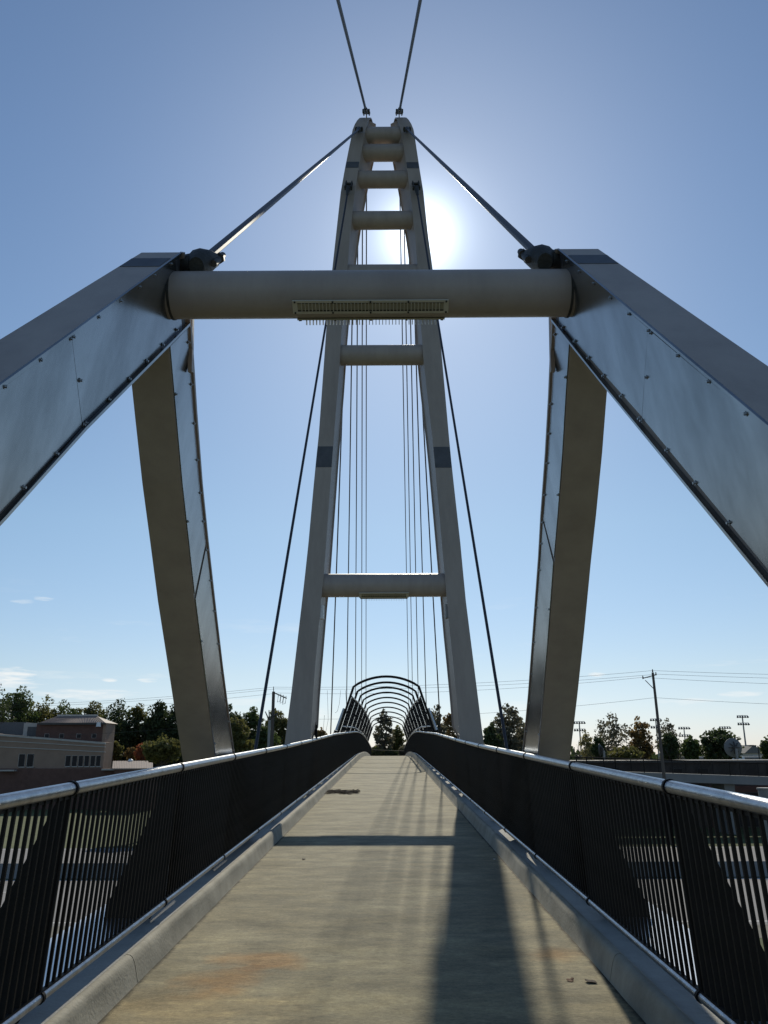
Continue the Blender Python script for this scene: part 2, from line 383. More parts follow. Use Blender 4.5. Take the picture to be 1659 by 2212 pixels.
# ------------------------------------------------------------------ railings
POSTS = [ -.07+2.5*i for i in range(-1, 37)]
bal_me = MB().loft([[(-.0085,-.0085,z),(.0085,-.0085,z),(.0085,.0085,z),(-.0085,.0085,z)] for z in (0,1)]).mesh('baluster', BARM)
clip_t = lambda r: MB().tube([(0,-.013,0),(0,.013,0)], r, 14)
clipU = clip_t(.043).mesh('clip', BLACK, True); clipL = clip_t(.033).mesh('clip', BLACK, True)
for s in (-1, 1):
    rl = empty('railing', (s*XL, 2, deckz(2)), ('black baluster railing with silver top tube along the left side of the deck' if s < 0 else 'black baluster railing with silver top tube along the right side of the deck'), 'railing', 'railings along the deck')
    for a, b in zip(POSTS[:-1], POSTS[1:]):
        ym = [a+.004, (a+b)/2, b-.004]
        MB().tube([(s*XU, Y, deckz(Y)+railh(Y)) for Y in ym], .0355, 16).build('top_tube', RAILM, rl, True)
        MB().tube([(s*XL, Y, deckz(Y)+.21) for Y in ym], .026, 12).build('bottom_tube', RAILM, rl, True)
    for Y in POSTS:
        sl_ = Matrix.Rotation(math.atan2(deckz(Y+.1)-deckz(Y-.1), .2), 4, 'X')
        inst(clipU, 'clip', rl, Matrix.Translation((s*XU, Y, deckz(Y)+railh(Y))) @ sl_)
        inst(clipL, 'clip', rl, Matrix.Translation((s*XL, Y, deckz(Y)+.21)) @ sl_)
        H = railh(Y)-.035; z = deckz(Y)
        p = [(s*(XL+.030), .215), (s*(XL+.10), .09), (s*(XL+.48), .09), (s*(XL+.45), .22), (s*(XU+.06), H), (s*(XU+.022), H)]
        ring = lambda yy: [Vector((x, yy, z+h)) for x, h in p]
        MB().loft([ring(Y-.006), ring(Y+.006)]).build('post_fin', BARM, rl)
        MB().bar((s*(XL+.034), Y, z+.21), (s*(XU+.03), Y, z+H), .045, .03, Vector((0,1,0))).build('post', BARM, rl)
    Ys = []
    for a, b in zip(POSTS[:-1], POSTS[1:]):
        for i in range(0, 28): Ys.append(a+(b-a)*i/28)
    def order(Y): return abs(Y-3.) if Y > 2.4 else 1000-Y
    Ys.sort(key=order)
    stuff = MB()
    for n_, Y in enumerate(Ys):
        z = deckz(Y); h0, h1 = .225, railh(Y)-.03
        p0 = Vector((s*(XL+.0), Y, z+h0)); p1 = Vector((s*XU, Y, z+h1)); d = p1-p0
        if n_ < 300:
            q = Vector((0,0,1)).rotation_difference(d.normalized())
            inst(bal_me, 'baluster', rl, Matrix.Translation(p0) @ q.to_matrix().to_4x4() @ Matrix.Diagonal((1,1,d.length,1)))
        else:
            stuff.bar(p0, p1, .017, .017, Vector((0,1,0)))
    tag(stuff.build('far_balusters', BARM, rl), kind='stuff')
    mb = MB().loft([[(s*(XU+.01)-.010,Y,deckz(Y)+railh(Y)-.055),(s*(XU+.01)+.010,Y,deckz(Y)+railh(Y)-.055),(s*(XU+.01)+.010,Y,deckz(Y)+railh(Y)-.030),(s*(XU+.01)-.010,Y,deckz(Y)+railh(Y)-.030)] for Y in frange(POSTS[0], POSTS[-1], 1.25)])
    mb.build('top_channel', BARM, rl)
    mb = MB().loft([[(s*(XL)-.012,Y,deckz(Y)+.226),(s*(XL)+.012,Y,deckz(Y)+.226),(s*(XL)+.012,Y,deckz(Y)+.243),(s*(XL)-.012,Y,deckz(Y)+.243)] for Y in frange(POSTS[0], POSTS[-1], 1.25)])
    mb.build('bottom_channel', BARM, rl)

# ------------------------------------------------------------------ pylon
PY, PD = 20.4, .8
LO = [(1640,610.5),(1605,615),(1508,628),(1294,653),(1187,665),(1010,681),(948,688),(695,706),(588,717),(415,736),(353,747),(295,759)]
LI = [(1640,667),(1596,670.5),(1485,677),(1290,694),(1237,700),(961,720),(797,733),(695,739),(571,751.6),(499,756.5),(405.5,768.4),(343,777.3),(312,784),(295,787)]
RO = [(1640,1049.5),(1604.7,1044.7),(1462.7,1027),(1285,1004.7),(1187,996),(1007.6,976),(961,971.4),(708,949),(583,935),(506,924.4),(396,912.4),(357.5,905),(300,896.8),(295,896)]
RI = [(1640,996.5),(1594,993.7),(1465.8,982.5),(1372,972.3),(1235,960),(965.5,936),(792,916),(705.8,909.3),(571,901.6),(499,895.6),(408,885.3),(352.7,877.6),(307,870.4),(295,868.5)]
def poly3(pts, Y): return sorted([(atY(x, y, Y).z, atY(x, y, Y).x) for y, x in pts])
def xz(tab, z): return interp(z, [t[0] for t in tab], [t[1] for t in tab])
tO = {-1: poly3(LO, PY), 1: poly3(RO, PY)}; tI = {-1: poly3(LI, PY), 1: poly3(RI, PY)}
ZT = atY(787, 295, PY).z             # where the straight front face ends
pyl = empty('bridge_pylon', (0, PY+.4, GZ), 'tall pale ladder-shaped pylon of two leaning legs joined by round rungs', 'bridge pylon')
def inset(z): return interp(z, [2.03, 2.25, 6, 14, 19.5], [.0, .105, .10, .12, .33])
zs = [GZ, -3, 0, 1.6, 2.02, 2.26] + frange(3., ZT, .75)
def outer(s, z):
    if z < 1.6: return s*(abs(xz(tO[s], 1.6)) + (1.6-z)*.16)
    return xz(tO[s], z)
def inner(s, z):
    if z < 1.6: return s*(abs(xz(tI[s], 1.6)) + (1.6-z)*.12)
    return xz(tI[s], z)
for s in (-1, 1):
    T = .045
    # path of the flange that runs up the front, over the rounded top and down the back
    def path():
        P = [(PY, z, 0.) for z in zs]
        for k in range(1, 12):
            a = pi*k/12; P.append((PY+PD/2-cos(a)*PD/2, ZT+sin(a)*PD/2*2.45, k/12))
        P += [(PY+PD, z, 1.) for z in zs[::-1]]
        return P
    secs = []
    for (y, z, t) in path():
        zz = min(z, ZT); a = outer(s, zz); b = inner(s, zz) - s*inset(zz)*t
        if z > ZT: a -= s*(z-ZT)**1.6*.30; b -= s*(z-ZT)*.06
        c = Vector((0, PY+PD/2, min(z, ZT)))
        nrm = (Vector((0, y, z)) - c); nrm.x = 0
        nrm = Vector((0, -1, 0)) if t == 0 else (Vector((0, 1, 0)) if t == 1 else nrm.normalized())
        secs.append([Vector((a,y,z)), Vector((b,y,z)), Vector((b,y,z))-nrm*T, Vector((a,y,z))-nrm*T])
    leg = MB().loft(secs).build('leg', PAINT, pyl, True)
    # side webs set back between the flanges
    for (name, fn) in (('inner_web', lambda z, t: inner(s, min(z,ZT))-s*inset(min(z,ZT))*t + s*.035-s*max(0,z-ZT)*.06), ('outer_web', lambda z, t: outer(s, min(z,ZT))-s*.03-s*max(0,z-ZT)**1.6*.30-s*max(0,min(.3,z-ZT))*.1)):
        mb = MB(); ring = []
        zz = zs + [ZT+.9*j/8 for j in range(1, 9)]
        hw_ = lambda z: PD/2-T-.002 if z <= ZT else (PD/2-T)*max(.04, 1-((z-ZT)/.95)**2)**.5
        yc_ = PY+PD/2
        mb.loft([[Vector((fn(z,.0), yc_-hw_(z), z)), Vector((fn(z,1.), yc_+hw_(z), z)),
                  Vector((fn(z,1.)+s*.02, yc_+hw_(z), z)), Vector((fn(z,0.)+s*.02, yc_-hw_(z), z))] for z in zz])
        mb.build(name, PAINT, leg)
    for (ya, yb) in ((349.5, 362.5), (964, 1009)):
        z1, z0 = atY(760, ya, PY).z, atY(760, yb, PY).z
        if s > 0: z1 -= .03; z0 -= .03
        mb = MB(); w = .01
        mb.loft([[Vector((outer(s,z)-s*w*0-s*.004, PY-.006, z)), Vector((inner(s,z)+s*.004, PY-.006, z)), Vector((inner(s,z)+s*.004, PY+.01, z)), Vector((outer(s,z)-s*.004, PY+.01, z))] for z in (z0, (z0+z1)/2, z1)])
        mb.build('dark_patch', DARK_TONE, pyl)
# rungs
RUNG = [(275,312),(312,349),(368,408),(455.5,497),(571,617),(745,790),(1239,1290)]
rungs = []
for i, (a, b) in enumerate(RUNG):
    yc = PY+.34; za, zb = atY(828, a, yc).z, atY(828, b, yc).z; zc = (za+zb)/2
    el = math.atan2(zc-EYE.z, yc); r = abs(za-zb)/2*cos(el)
    r *= 1.07 if i < 2 else 1.
    xl, xr = inner(-1, min(zc,ZT))-.03, inner(1, min(zc,ZT))+.03
    o = MB().tube([(xl, yc, zc), (xr, yc, zc)], min(r, .31), 28).build('rung', PAINT, pyl, True)
    rungs.append((o, yc, zc, min(r, .31)))
print('rungs', [(round(z,2), round(r,3)) for _,_,z,r in rungs])
# small junction boxes on the legs near the bottom
for s, (px, py) in ((-1, (695.5,1322)), (1, (966,1320))):
    p = atY(px, py, PY+.1)
    MB().box(p + Vector((0,.05,0)), (.09,.16,.34)).build('junction_box', WHITE if s < 0 else GREYPOLE, pyl)
for px0, y0_, y1_ in ((681,1560,1592),(684,1566,1597)):
    a, b = atY(px0, y0_, PY+.62), atY(px0, y1_, PY+.62)
    MB().tube([a, b], .02, 8).build('conduit', BLACK, pyl)

def fixture(parent, xc, yc, zc, r, length, nb, name='light_housing'):
    """two louvred lamp panels strapped to the underside of a round beam in a shallow V"""
    X = Vector((1,0,0)); C0 = Vector((xc, yc, zc)); lensm = mat('lamp_lens', (.33,.31,.23), .4)
    pm = mat('lamp_panel_paint', (.50,.47,.39), .45, 0, .05, 3.)
    hb = MB().loft([[C0+X*x+Vector((0, -cos(a)*r*1.005, -sin(a)*r*1.005)) for a in [rad(38+i*104/8) for i in range(9)]]+[C0+X*x+Vector((0,0,-r*.9))] for x in (-length*.49, length*.49)]).build(name, PAINT, parent)
    st = MB().tube([(0,0,0),(0,0,-.006)], .0065, 6).mesh('screw', CASTM)
    for sg in (-1, 1):
        th = rad(30); Nn = Vector((0, sg*sin(th), -cos(th))); T = Vector((0, cos(th), sg*sin(th)))   # outward normal and across
        C = C0+Nn*r*1.03; L_ = length if sg < 0 else length*.965; w = r*.60
        def blk(m, x, t, n, dx, dt, dn):
            c = C+X*x+T*t+Nn*n
            P = [c+X*a*dx/2+T*b*dt/2+Nn*e*dn/2 for e in (-1,1) for a,b in ((-1,-1),(1,-1),(1,1),(-1,1))]; return m.hexa(P)
        fr = MB(); bw = w*.17
        for t in (-1, 1): blk(fr, 0, t*(w/2-bw/2), 0, L_, bw, r*.07)
        for t in (-1, 1): blk(fr, t*(L_/2-bw), 0, 0, bw*2, w-bw*2.02, r*.07)
        frame = fr.build('panel_frame', pm, hb)
        blk(MB(), 0, 0, 0, 1, 1, 1)
        m = MB(); blk(m, 0, 0, -r*.02, L_-bw*4, w-bw*2, r*.02); m.build('lens', lensm, frame)
        lm = MB(); q = MB()
        pr = r*.07 if sg < 0 else r*.24
        blk(q, 0, 0, 0, .0045, (w-bw*2)*.92, 1.)
        fin = MB(); half = (w-bw*2)*.46
        fin.hexa([Vector((a*.0022,0,0))+T*b*half+Nn*e for e in (0, pr) for a, b in ((-1,-1),(1,-1),(1,1),(-1,1))])
        fme = fin.mesh('louvre_fin', pm if sg < 0 else WHITE)
        for i in range(nb):
            x = -L_/2+bw*3+(L_-bw*6)*(i+.5)/nb
            inst(fme, 'louvre_fin', frame, Matrix.Translation(C+X*x-Nn*r*.0))
        m = MB()
        for t in (-1, 1): blk(m, 0, t*half*.98, r*.005, L_-bw*4, w*.03, r*.05)
        m.build('louvre_edge', BLACK, frame) if sg < 0 else None
        qd = Vector((0,0,-1)).rotation_difference(Nn).to_matrix().to_4x4()
        for i in range(5):
            for t in (-1, 1):
                inst(st, 'screw', frame, Matrix.Translation(C+X*(-L_/2+bw+(L_-bw*2)*i/4)+T*t*(w/2-bw/2)+Nn*r*.034) @ qd)
    return hb
_, yc, zc, r = rungs[6]
fixture(pyl, .0, yc, zc-.015, r, 1.25, 24)

# ------------------------------------------------------------------ anchor portal (two A-frames joined by a round beam)
A0, ZAP, KK = 1.25, EYE.z+3.17, .175
def fr_in(s, px, py, off=0.): return atplane(px, py, (1,0,s*KK), s*(A0+off+KK*ZAP))
def thick(Z): return interp(Z, [1.6, 2.9, 4.75], [.36, .31, .25])
por = empty('anchor_portal', (0, 4.6, 0), 'near pale steel portal of two splayed frames joined by a thick round beam', 'bridge frame')
NA = {-1: dict(U=[(388,545),(150,718),(0,826)], Lw=[(402,702),(175,928),(0,1120)]),
       1: dict(U=[(1209.5,538),(1404,700),(1659,912)], Lw=[(1199.5,693),(1309.5,828),(1659,1247.7)])}
FA = {-1: dict(n=[(352,737),(364.4,749),(378.4,905.6),(391.4,1044.8),(405.3,1166.7),(419.7,1297),(437,1427.7),(452.3,1545),(464.5,1636.6)],
               f=[(404,704),(405.3,707),(417.5,888),(430.5,1044.8),(443.6,1166.7),(458.8,1297),(476,1436.4),(490.6,1545),(502.4,1628)]),
       1: dict(n=[(1243,735),(1232.7,744.5),(1225,852.5),(1217.4,978.5),(1207,1113.5),(1198,1217),(1186.8,1365),(1175.5,1500),(1163.4,1628.6)],
               f=[(1199,689),(1200,692),(1192.2,852.5),(1184.5,978.5),(1174,1113.5),(1168.8,1203.5),(1156,1365),(1145.4,1500),(1133.7,1617)])}
bolt_me = MB().tube([(0,0,0),(.003,0,0)], .0125, 10).tube([(.003,0,0),(.009,0,0),(.013,0,0)], [.008,.007,.007], 6).mesh('bolt', BOLTM)
BOLTS = {1: [(1228.6,563),(1256,585),(1287,611),(1323,642),(1363.6,677),(1411,718),(1406,713),(1470,767),(1537,823),(1618,892.5),
             (1220,706.6),(1245.6,736.5),(1275.5,772),(1308,811),(1346.6,854.5),(1391,907.5),(1386,903),(1446,971),(1507,1042),(1580,1128),(1401,814)],
         -1: [(365.5,569),(330,593.7),(297.5,618.7),(256.5,649),(208.5,684),(154,727),(148,731),(82.5,776.7),(5,834),
              (377.5,711.7),(347.5,743.7),(313,779),(275,817.7),(231,862.7),(181,913),(176,917),(117,979),(46,1051.7),(169,821)]}
for s in (-1, 1):
    o = Vector((s, 0, 0)); nin = Vector((-1, 0, -s*KK)).normalized()*s     # inward normal of the inner plane
    if nin.x*s > 0: nin = -nin
    U = [fr_in(s, *p) for p in NA[s]['U']]; Lw = [fr_in(s, *p) for p in NA[s]['Lw']]
    def ext(p, q, z): return p + (q-p)*((z-p.z)/(q.z-p.z))
    U.append(ext(U[0], U[2], -.5)); Lw.append(ext(Lw[0], Lw[2], -.5))
    def ring(u, l):
        t = thick(u.z); t2 = thick(l.z); return [u, u+o*t, l+o*t2, l]
    near = MB().loft([ring(a, b) for a, b in zip(U, Lw)]).build('near_leg', PAINT, por)
    # cover plates on the inner face with a seam between them
    def plate(parent, quads, name='cover_plate', proud=.008, mt=GALV):
        m = MB(); m.loft([[a+nin*proud, a+nin*.001, b+nin*.001, b+nin*proud] for a, b in quads]); return m.build(name, mt, parent)
    dU = (U[3]-U[0]).normalized(); dL = (Lw[3]-Lw[0]).normalized()
    def inn(a, b, m=.022): d = (b-a).normalized(); return a+d*m, b-d*m
    su = U[1]; slw = Lw[1] if s < 0 else fr_in(s, 1390, 908)
    a0, b0 = U[0]+dU*.11, Lw[0]+dL*.10
    plate(near, [inn(a0, b0), inn(su-dU*.004, slw-dL*.005)])
    plate(near, [inn(su+dU*.004, slw+dL*.005), inn(U[3], Lw[3])], proud=.011)
    # end plate of the apex and edge flanges
    def flange(parent, pts, w, h, name='edge_flange', mt=GALV):
        m = MB()
        m.loft([[p + nin*h, p + nin*h + o*w*.0 + dd*w, p + nin*.0005 + dd*w, p + nin*.0005] for p, dd in pts]); return m.build(name, mt, parent)
    flange(near, [(p, (Lw[i]-U[i]).normalized()) for i, p in enumerate(U)], .02, .014)
    flange(near, [(p, -(Lw[i]-U[i]).normalized()) for i, p in enumerate(Lw)], .02, .03)
    plate(near, [inn(U[0]+dU*.02, Lw[0]+dL*.02), inn(U[0]+dU*.10, Lw[0]+dL*.09)], 'end_recess_shade', .004, DARK_TONE)  # dark strip laid on the face in place of a shaded recess
    m = MB(); e = (U[0]-Lw[0]).normalized()
    m.loft([[p, p+nin*.03, p+nin*.03-dU*.02, p-dU*.02][::-1] for p in (Lw[0]-e*.0, U[0])]); m.build('end_flange', PAINT, near)
    # bolts along both edges and the seam
    def bolts(parent, a, b, n_, off, t0=0.):
        for i in range(n_):
            t = t0 + (i/(n_-1))*(1-t0); p = a+(b-a)*t + off + nin*.010
            q = Vector((1,0,0)).rotation_difference(nin)
            inst(bolt_me, 'bolt', parent, Matrix.Translation(p) @ q.to_matrix().to_4x4())
    qb = Vector((1,0,0)).rotation_difference(nin).to_matrix().to_4x4()
    for px, py in BOLTS[s]: inst(bolt_me, 'bolt', near, Matrix.Translation(fr_in(s, px, py)+nin*.011) @ qb)
    for k in range(3):
        inst(bolt_me, 'bolt', near, Matrix.Translation(U[2]+dU*(.12+.3*k)+(Lw[0]-U[0]).normalized()*.035+nin*.012) @ qb)
        inst(bolt_me, 'bolt', near, Matrix.Translation(Lw[2]+dL*(.2+.3*k)-(Lw[0]-U[0]).normalized()*.035+nin*.012) @ qb)
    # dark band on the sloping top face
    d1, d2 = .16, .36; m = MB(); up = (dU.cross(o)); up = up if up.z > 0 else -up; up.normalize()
    m.loft([[U[0]+dU*d+up*.003+o*.004, U[0]+dU*d+up*.003+o*(thick(4.6)-.004), U[0]+dU*d+up*.0-o*0+o*(thick(4.6)-.004), U[0]+dU*d+o*.004] for d in (d1, (d1+d2)/2, d2)]); m.build('dark_patch', DARK_TONE, near)
    # far leg
    n_ = [fr_in(s, *p) for p in FA[s]['n']]; f_ = [fr_in(s, *p) for p in FA[s]['f']]
    n_.append(ext(n_[-2], n_[-1], 1.35)); f_.append(ext(f_[-2], f_[-1], 1.35))
    n_.append(ext(n_[-3], n_[-1], -.2)); f_.append(ext(f_[-3], f_[-1], -.2))
    tk = lambda z: interp(z, [1.2,1.6,4.6], [.37,.36,.26])
    far = MB().loft([[a, b, b+o*tk(b.z), a+o*tk(a.z)] for a, b in zip(n_, f_)]).build('far_leg', PAINT, por)
    js = 5
    def ins(a, b, m1=.012, m2=.03): d = (b-a).normalized(); return a+d*m1, b-d*m2
    plate(far, [ins(a, b) for a, b in zip(n_[1:js], f_[1:js])] + [ins(lerp(n_[js],n_[js-1],.1), f_[js-1])])
    plate(far, [ins(n_[js], f_[js-1]+(f_[js]-f_[js-1])*.06)] + [ins(a, b) for a, b in zip(n_[js:], f_[js:])][1:], proud=.011)
    m = MB(); m.loft([[b+nin*.022, b+nin*.022+(b-a).normalized()*.03, b+(b-a).normalized()*.03, b+nin*.0005] for a, b in zip(n_, f_)]); m.build('edge_flange', PAINT, far)
    for i in range(1, len(f_)-2):
        for t in (.15, .65):
            a, b = lerp(n_[i], n_[i+1], t), lerp(f_[i], f_[i+1], t); d = (b-a).normalized()
            q = Vector((1,0,0)).rotation_difference(nin)
            inst(bolt_me, 'bolt', far, Matrix.Translation(b-d*.035+nin*.010) @ q.to_matrix().to_4x4())
            if t > .5 and i % 2: inst(bolt_me, 'bolt', far, Matrix.Translation(a+d*.03+nin*.010) @ q.to_matrix().to_4x4())
    # splice plate and lifting lug behind the apex
    p = fr_in(s, 409 if s < 0 else 1195, 735); MB().box(p+Vector((0,.05,0)), (.03,.05,.42), Matrix.Rotation(rad(12), 3, 'X')).build('lug_plate', PAINT, por)
# the beam
cb = [fr_in(-1, 360, 638), fr_in(1, 1232, 638)]
BY = 4.80; bz = (atY(500,590,BY).z+atY(500,686,BY).z)/2; br = (atY(500,590,BY)-atY(500,686,BY)).length/2*.93
el = 0
beam = MB().tube([(-(A0+.1), BY, bz), (A0+.1, BY, bz)], br, 48).build('round_beam', PAINT, por, True)
for s in (-1, 1): MB().tube([(s*(A0+KK*(ZAP-bz))-s*.015, BY, bz), (s*(A0+KK*(ZAP-bz))+s*.0, BY, bz)], br+.006, 48).build('weld_ring', CASTM, beam, True)
xl_, xr_ = atY(629, 663, BY-br).x, atY(971, 661, BY-br).x
fixture(por, (xl_+xr_)/2, BY, bz, br, xr_-xl_, 40)
print('beam', BY, bz, br, 'fixture', xl_, xr_)

# ------------------------------------------------------------------ cables
def fork(parent, p, d, r, sc=1.):
    """clevis: two cheeks, a pin and a tapered socket, at p, cable leaving along d"""
    d = d.normalized(); x = Vector((1,0,0)); x = (x - d*x.dot(d)).normalized(); y = d.cross(x)
    m = MB()
    for k in (-1, 1): m.bar(p+x*k*.055*sc-d*.04*sc, p+x*k*.055*sc+d*.16*sc, .022*sc, .09*sc, y)
    m.bar(p-x*.075*sc+d*.16*sc, p+x*.075*sc+d*.16*sc, .07*sc, .05*sc, d)
    m.build('fork', CASTM, parent)
    MB().tube([p-x*.075*sc, p+x*.075*sc], .026*sc, 10).build('pin', CASTM, parent, True)
    MB().tube([p+d*.15*sc, p+d*.2*sc, p+d*.42*sc], [.055*sc, .05*sc, r*1.3], 12).build('socket', CASTM, parent, True)
def cable(a, b, r, label, group, sc=1., sag=0., endfork=True):
    o = empty('stay_cable', a, label, 'bridge cable', group); a, b = Vector(a), Vector(b); d = b-a
    n = 14; pts = [a+d*(i/n)+Vector((0,0,-sag*4*(i/n)*(1-i/n))) for i in range(n+1)]
    pts[0] = a+d.normalized()*.3*sc
    MB().tube(pts, r, 8, False).build('strand', CABLE, o, True)
    fork(o, a, d, r, sc)
    if endfork: fork(o, b, -d, r, sc)
    return o
side = {-1: 'left', 1: 'right'}
# overhead backstays to the anchorage behind the viewer
for s, pt, p0 in ((-1, (792,245), (730,0)), (1, (862,245), (908,0))):
    a = atY(*pt, PY+.4); q = atY(*p0, 12.6); b = a + (q-a)*((a.y+16)/(a.y-q.y))
    a = a + (b-a).normalized()*.05
    cable(a, b, .036, f'{side[s]} one of two dark cables rising from the pylon top over the viewer', 'overhead backstays', 1.5)
    MB  # anchor lug
    lug = MB().box(a+Vector((0,0,-.10)), (.03,.12,.22)).build('cable_lug', PAINT, pyl)
# backstays to the portal
for s, pt, sk in ((-1, (776,279), (447,556)), (1, (879,279), (1158,548))):
    a = atY(*pt, PY-.12); n = 5.7
    d = ray(*sk); b = EYE + d*(n/ (d.dot(ROT @ Vector((0,0,-1)))))
    o = cable(a, b, .030, f'thick cable from the pylon head down to the {side[s]} corner of the near portal', 'backstays to the portal', 1.5, endfork=False)
    # big cast bridge socket with two threaded rods, sitting behind the round beam
    c = empty('cable_socket', b, f'black anchor block with two rods behind the {side[s]} end of the round beam', 'cable anchor', 'portal cable anchors')
    dd = (b-a).normalized()
    x = Vector((0,0,1)).cross(dd).normalized(); y = dd.cross(x)
    pc = b + dd*.12
    rings = []
    for t, w, h in ((-.10,.045,.045),(-.07,.10,.06),(-.01,.115,.075),(.05,.10,.09),(.12,.085,.085),(.20,.05,.06)):
        rings.append([pc+dd*t+x*cos(k*pi/6)*w+y*sin(k*pi/6)*h for k in range(12)])
    MB().loft(rings).build('anchor_body', CASTM, c, True)
    for k in (-1, 1):
        MB().tube([pc+x*k*.095-dd*.19, pc+x*k*.095+dd*.12], .023, 14).build('threaded_rod', CASTM, c, True)
        MB().tube([pc+x*k*.095-dd*.10, pc+x*k*.095-dd*.06], .038, 6).build('nut', CASTM, c)
    MB().tube([pc+dd*.1, pc+Vector((s*.24,.0,-.07))], [.075,.075], 12).build('eye_link', CASTM, c, True)
# short front stays
for s, pt, pb in ((-1, (754,397), (553,1612)), (1, (898,397), (1094,1612))):
    a = atY(*pt, PY-.1); b = atX(*pb, s*1.93)
    b2 = a+(b-a)*1.12
    cable(a, b2, .026, f'short cable running down the front of the pylon to the {side[s]} deck edge', 'short stays in front of the pylon', 1.5)
# far side fan
TOPS = {-1: [(743,775),(761.5,625),(773,478),(783,388),(791.7,342)], 1: [(907,775),(894.5,625),(882.5,478),(871.5,388),(862.5,342)]}
YB = [31.4, 43.2, 55, 68, 81]
order_w = ['nearest', 'second nearest', 'middle', 'fourth', 'farthest']
for s in (-1, 1):
    for i, (pt, yb) in enumerate(zip(TOPS[s], YB)):
        a = atY(*pt, PY+PD+.12); b = Vector((s*2.05, yb, deckz(yb)+.15))
        cable(a, b, .021, f'{order_w[i]} of the five thin {side[s]} stays fanning beyond the pylon to the deck', 'thin stays beyond the pylon', .8, endfork=True)

# ------------------------------------------------------------------ arched enclosure over the road
enc = empty('arched_enclosure', (0, 38, deckz(38)), 'dark tunnel of curved hoops and bar mesh enclosing the far half of the footbridge', 'fence tunnel')
HY = [38, 42.8, 47.9, 53.2, 58.8, 64.4, 70, 75.6, 81.2, 86.8]
def hoop_pts(Y):
    z = deckz(Y); P = [(-2.52, z+.3), (-1.47, z+3.45)]
    for k in range(1, 14):
        t = -1+2*k/14; P.append((1.47*t, z+3.45+.45*(1-t*t)**.9))
    P += [(1.47, z+3.45), (2.52, z+.3)]
    return [Vector((x, Y, zz)) for x, zz in P]
for Y in HY:
    P = hoop_pts(Y); secs = []
    for i, p in enumerate(P):
        d = (P[min(i+1,len(P)-1)]-P[max(i-1,0)]).normalized(); u = Vector((0,1,0)); w = d.cross(u)
        secs.append([p+w*.05+u*.05, p-w*.05+u*.05, p-w*.05-u*.05, p+w*.05-u*.05])
    MB().loft(secs).build('hoop', BLACK, enc)
for s in (-1, 1):
    for a, b in zip(HY[:-1], HY[1:]):
        pts = lambda Y, h: Vector((s*lerp(2.52, 1.47, (h-.3)/3.15)-s*.06, Y, deckz(Y)+h))
        bay = MB(); n = 15
        for i in range(1, n):
            Y = lerp(a, b, i/n); bay.bar(pts(Y, .8), pts(Y, 3.0), .016, .016, Vector((0,1,0)))
        for j in range(14): bay.tube([pts(Y, .95+j*.15) for Y in (a+.05, (a+b)/2, b-.05)], .009, 4)
        bay.build('mesh_panel', BLACK, enc)
        for h, r, nm, mt in ((3.02,.035,'mesh_top_rail',RAILM), (1.72,.03,'side_rail',RAILM)):
            MB().tube([pts(Y, h)+(Vector((-s*.05,0,0)) if h < 2 else Vector((0,0,0))) for Y in (a+.05, (a+b)/2, b-.05)], r, 8).build(nm, mt, enc)
    hx = lambda h: s*(lerp(2.52, 1.47, (h-.3)/3.15)+.10)
    MB().tube([Vector((hx(1.55), 37.9, deckz(38)+1.55)), Vector((hx(2.5), 37.9, deckz(38)+2.5))], [.075,.05], 10).build('anchor_tube', RAILM, enc, True)
    MB().tube([Vector((hx(1.2), 37.9, deckz(38)+1.2)), Vector((hx(1.54), 37.9, deckz(38)+1.54))], .10, 10).build('anchor_cap', BLACK, enc, True)

# ------------------------------------------------------------------ far cross railing and ramp
RY = 93.5
ramp = empty('approach_ramp', (0, RY, GZ), 'grey concrete approach ramp with black bar railing sloping down to the right beyond the road', 'ramp')
def rz(x): return lerp(.88, -1.25, (x+3)/58.)
xs = [-3., 0] + frange(4, 70, 6)
MB().loft([[Vector((x, RY+d, rz(x)+h)) for d, h in ((-2,-.85),(3,-.85),(3,0),(-2,0))] for x in xs]).build('ramp_slab', CONC, ramp)
for s_, yy in ((0, RY-1.9), (1, RY+2.9)):
    if s_ == 0: X = [x for x in xs if x >= 2.3]
    else: X = xs
    x0, x1 = (3.0 if s_ == 0 else -3), 70
    MB().tube([(x0, yy, rz(x0)+1.35), (x1, yy, rz(x1)+1.35)], .04, 6).build('ramp_handrail', BLACK, ramp)
    m = MB(); x = x0
    while x < x1:
        m.bar((x, yy, rz(x)), (x, yy, rz(x)+1.35), .025, .025, Vector((0,1,0))); x += .13
    tag(m.build('ramp_balusters', BARM, ramp), kind='stuff')
    for x in frange(x0, x1, 3.0):
        MB().bar((x, yy, rz(x)-.1), (x, yy, rz(x)+1.4), .07, .07, Vector((0,1,0))).build('ramp_post', BARM, ramp)
for x in (8, 22, 36, 50, 64): MB().box((x, RY+.5, (rz(x)-.85+GZ)/2), (1.1, 3.6, rz(x)-.85-GZ)).build('ramp_pier', CONC, ramp)
MB().box((0, 91, (deckz(91)-1.2+GZ)/2), (3.2,1.2,deckz(91)-1.2-GZ)).build('ramp_pier', CONC, ramp)

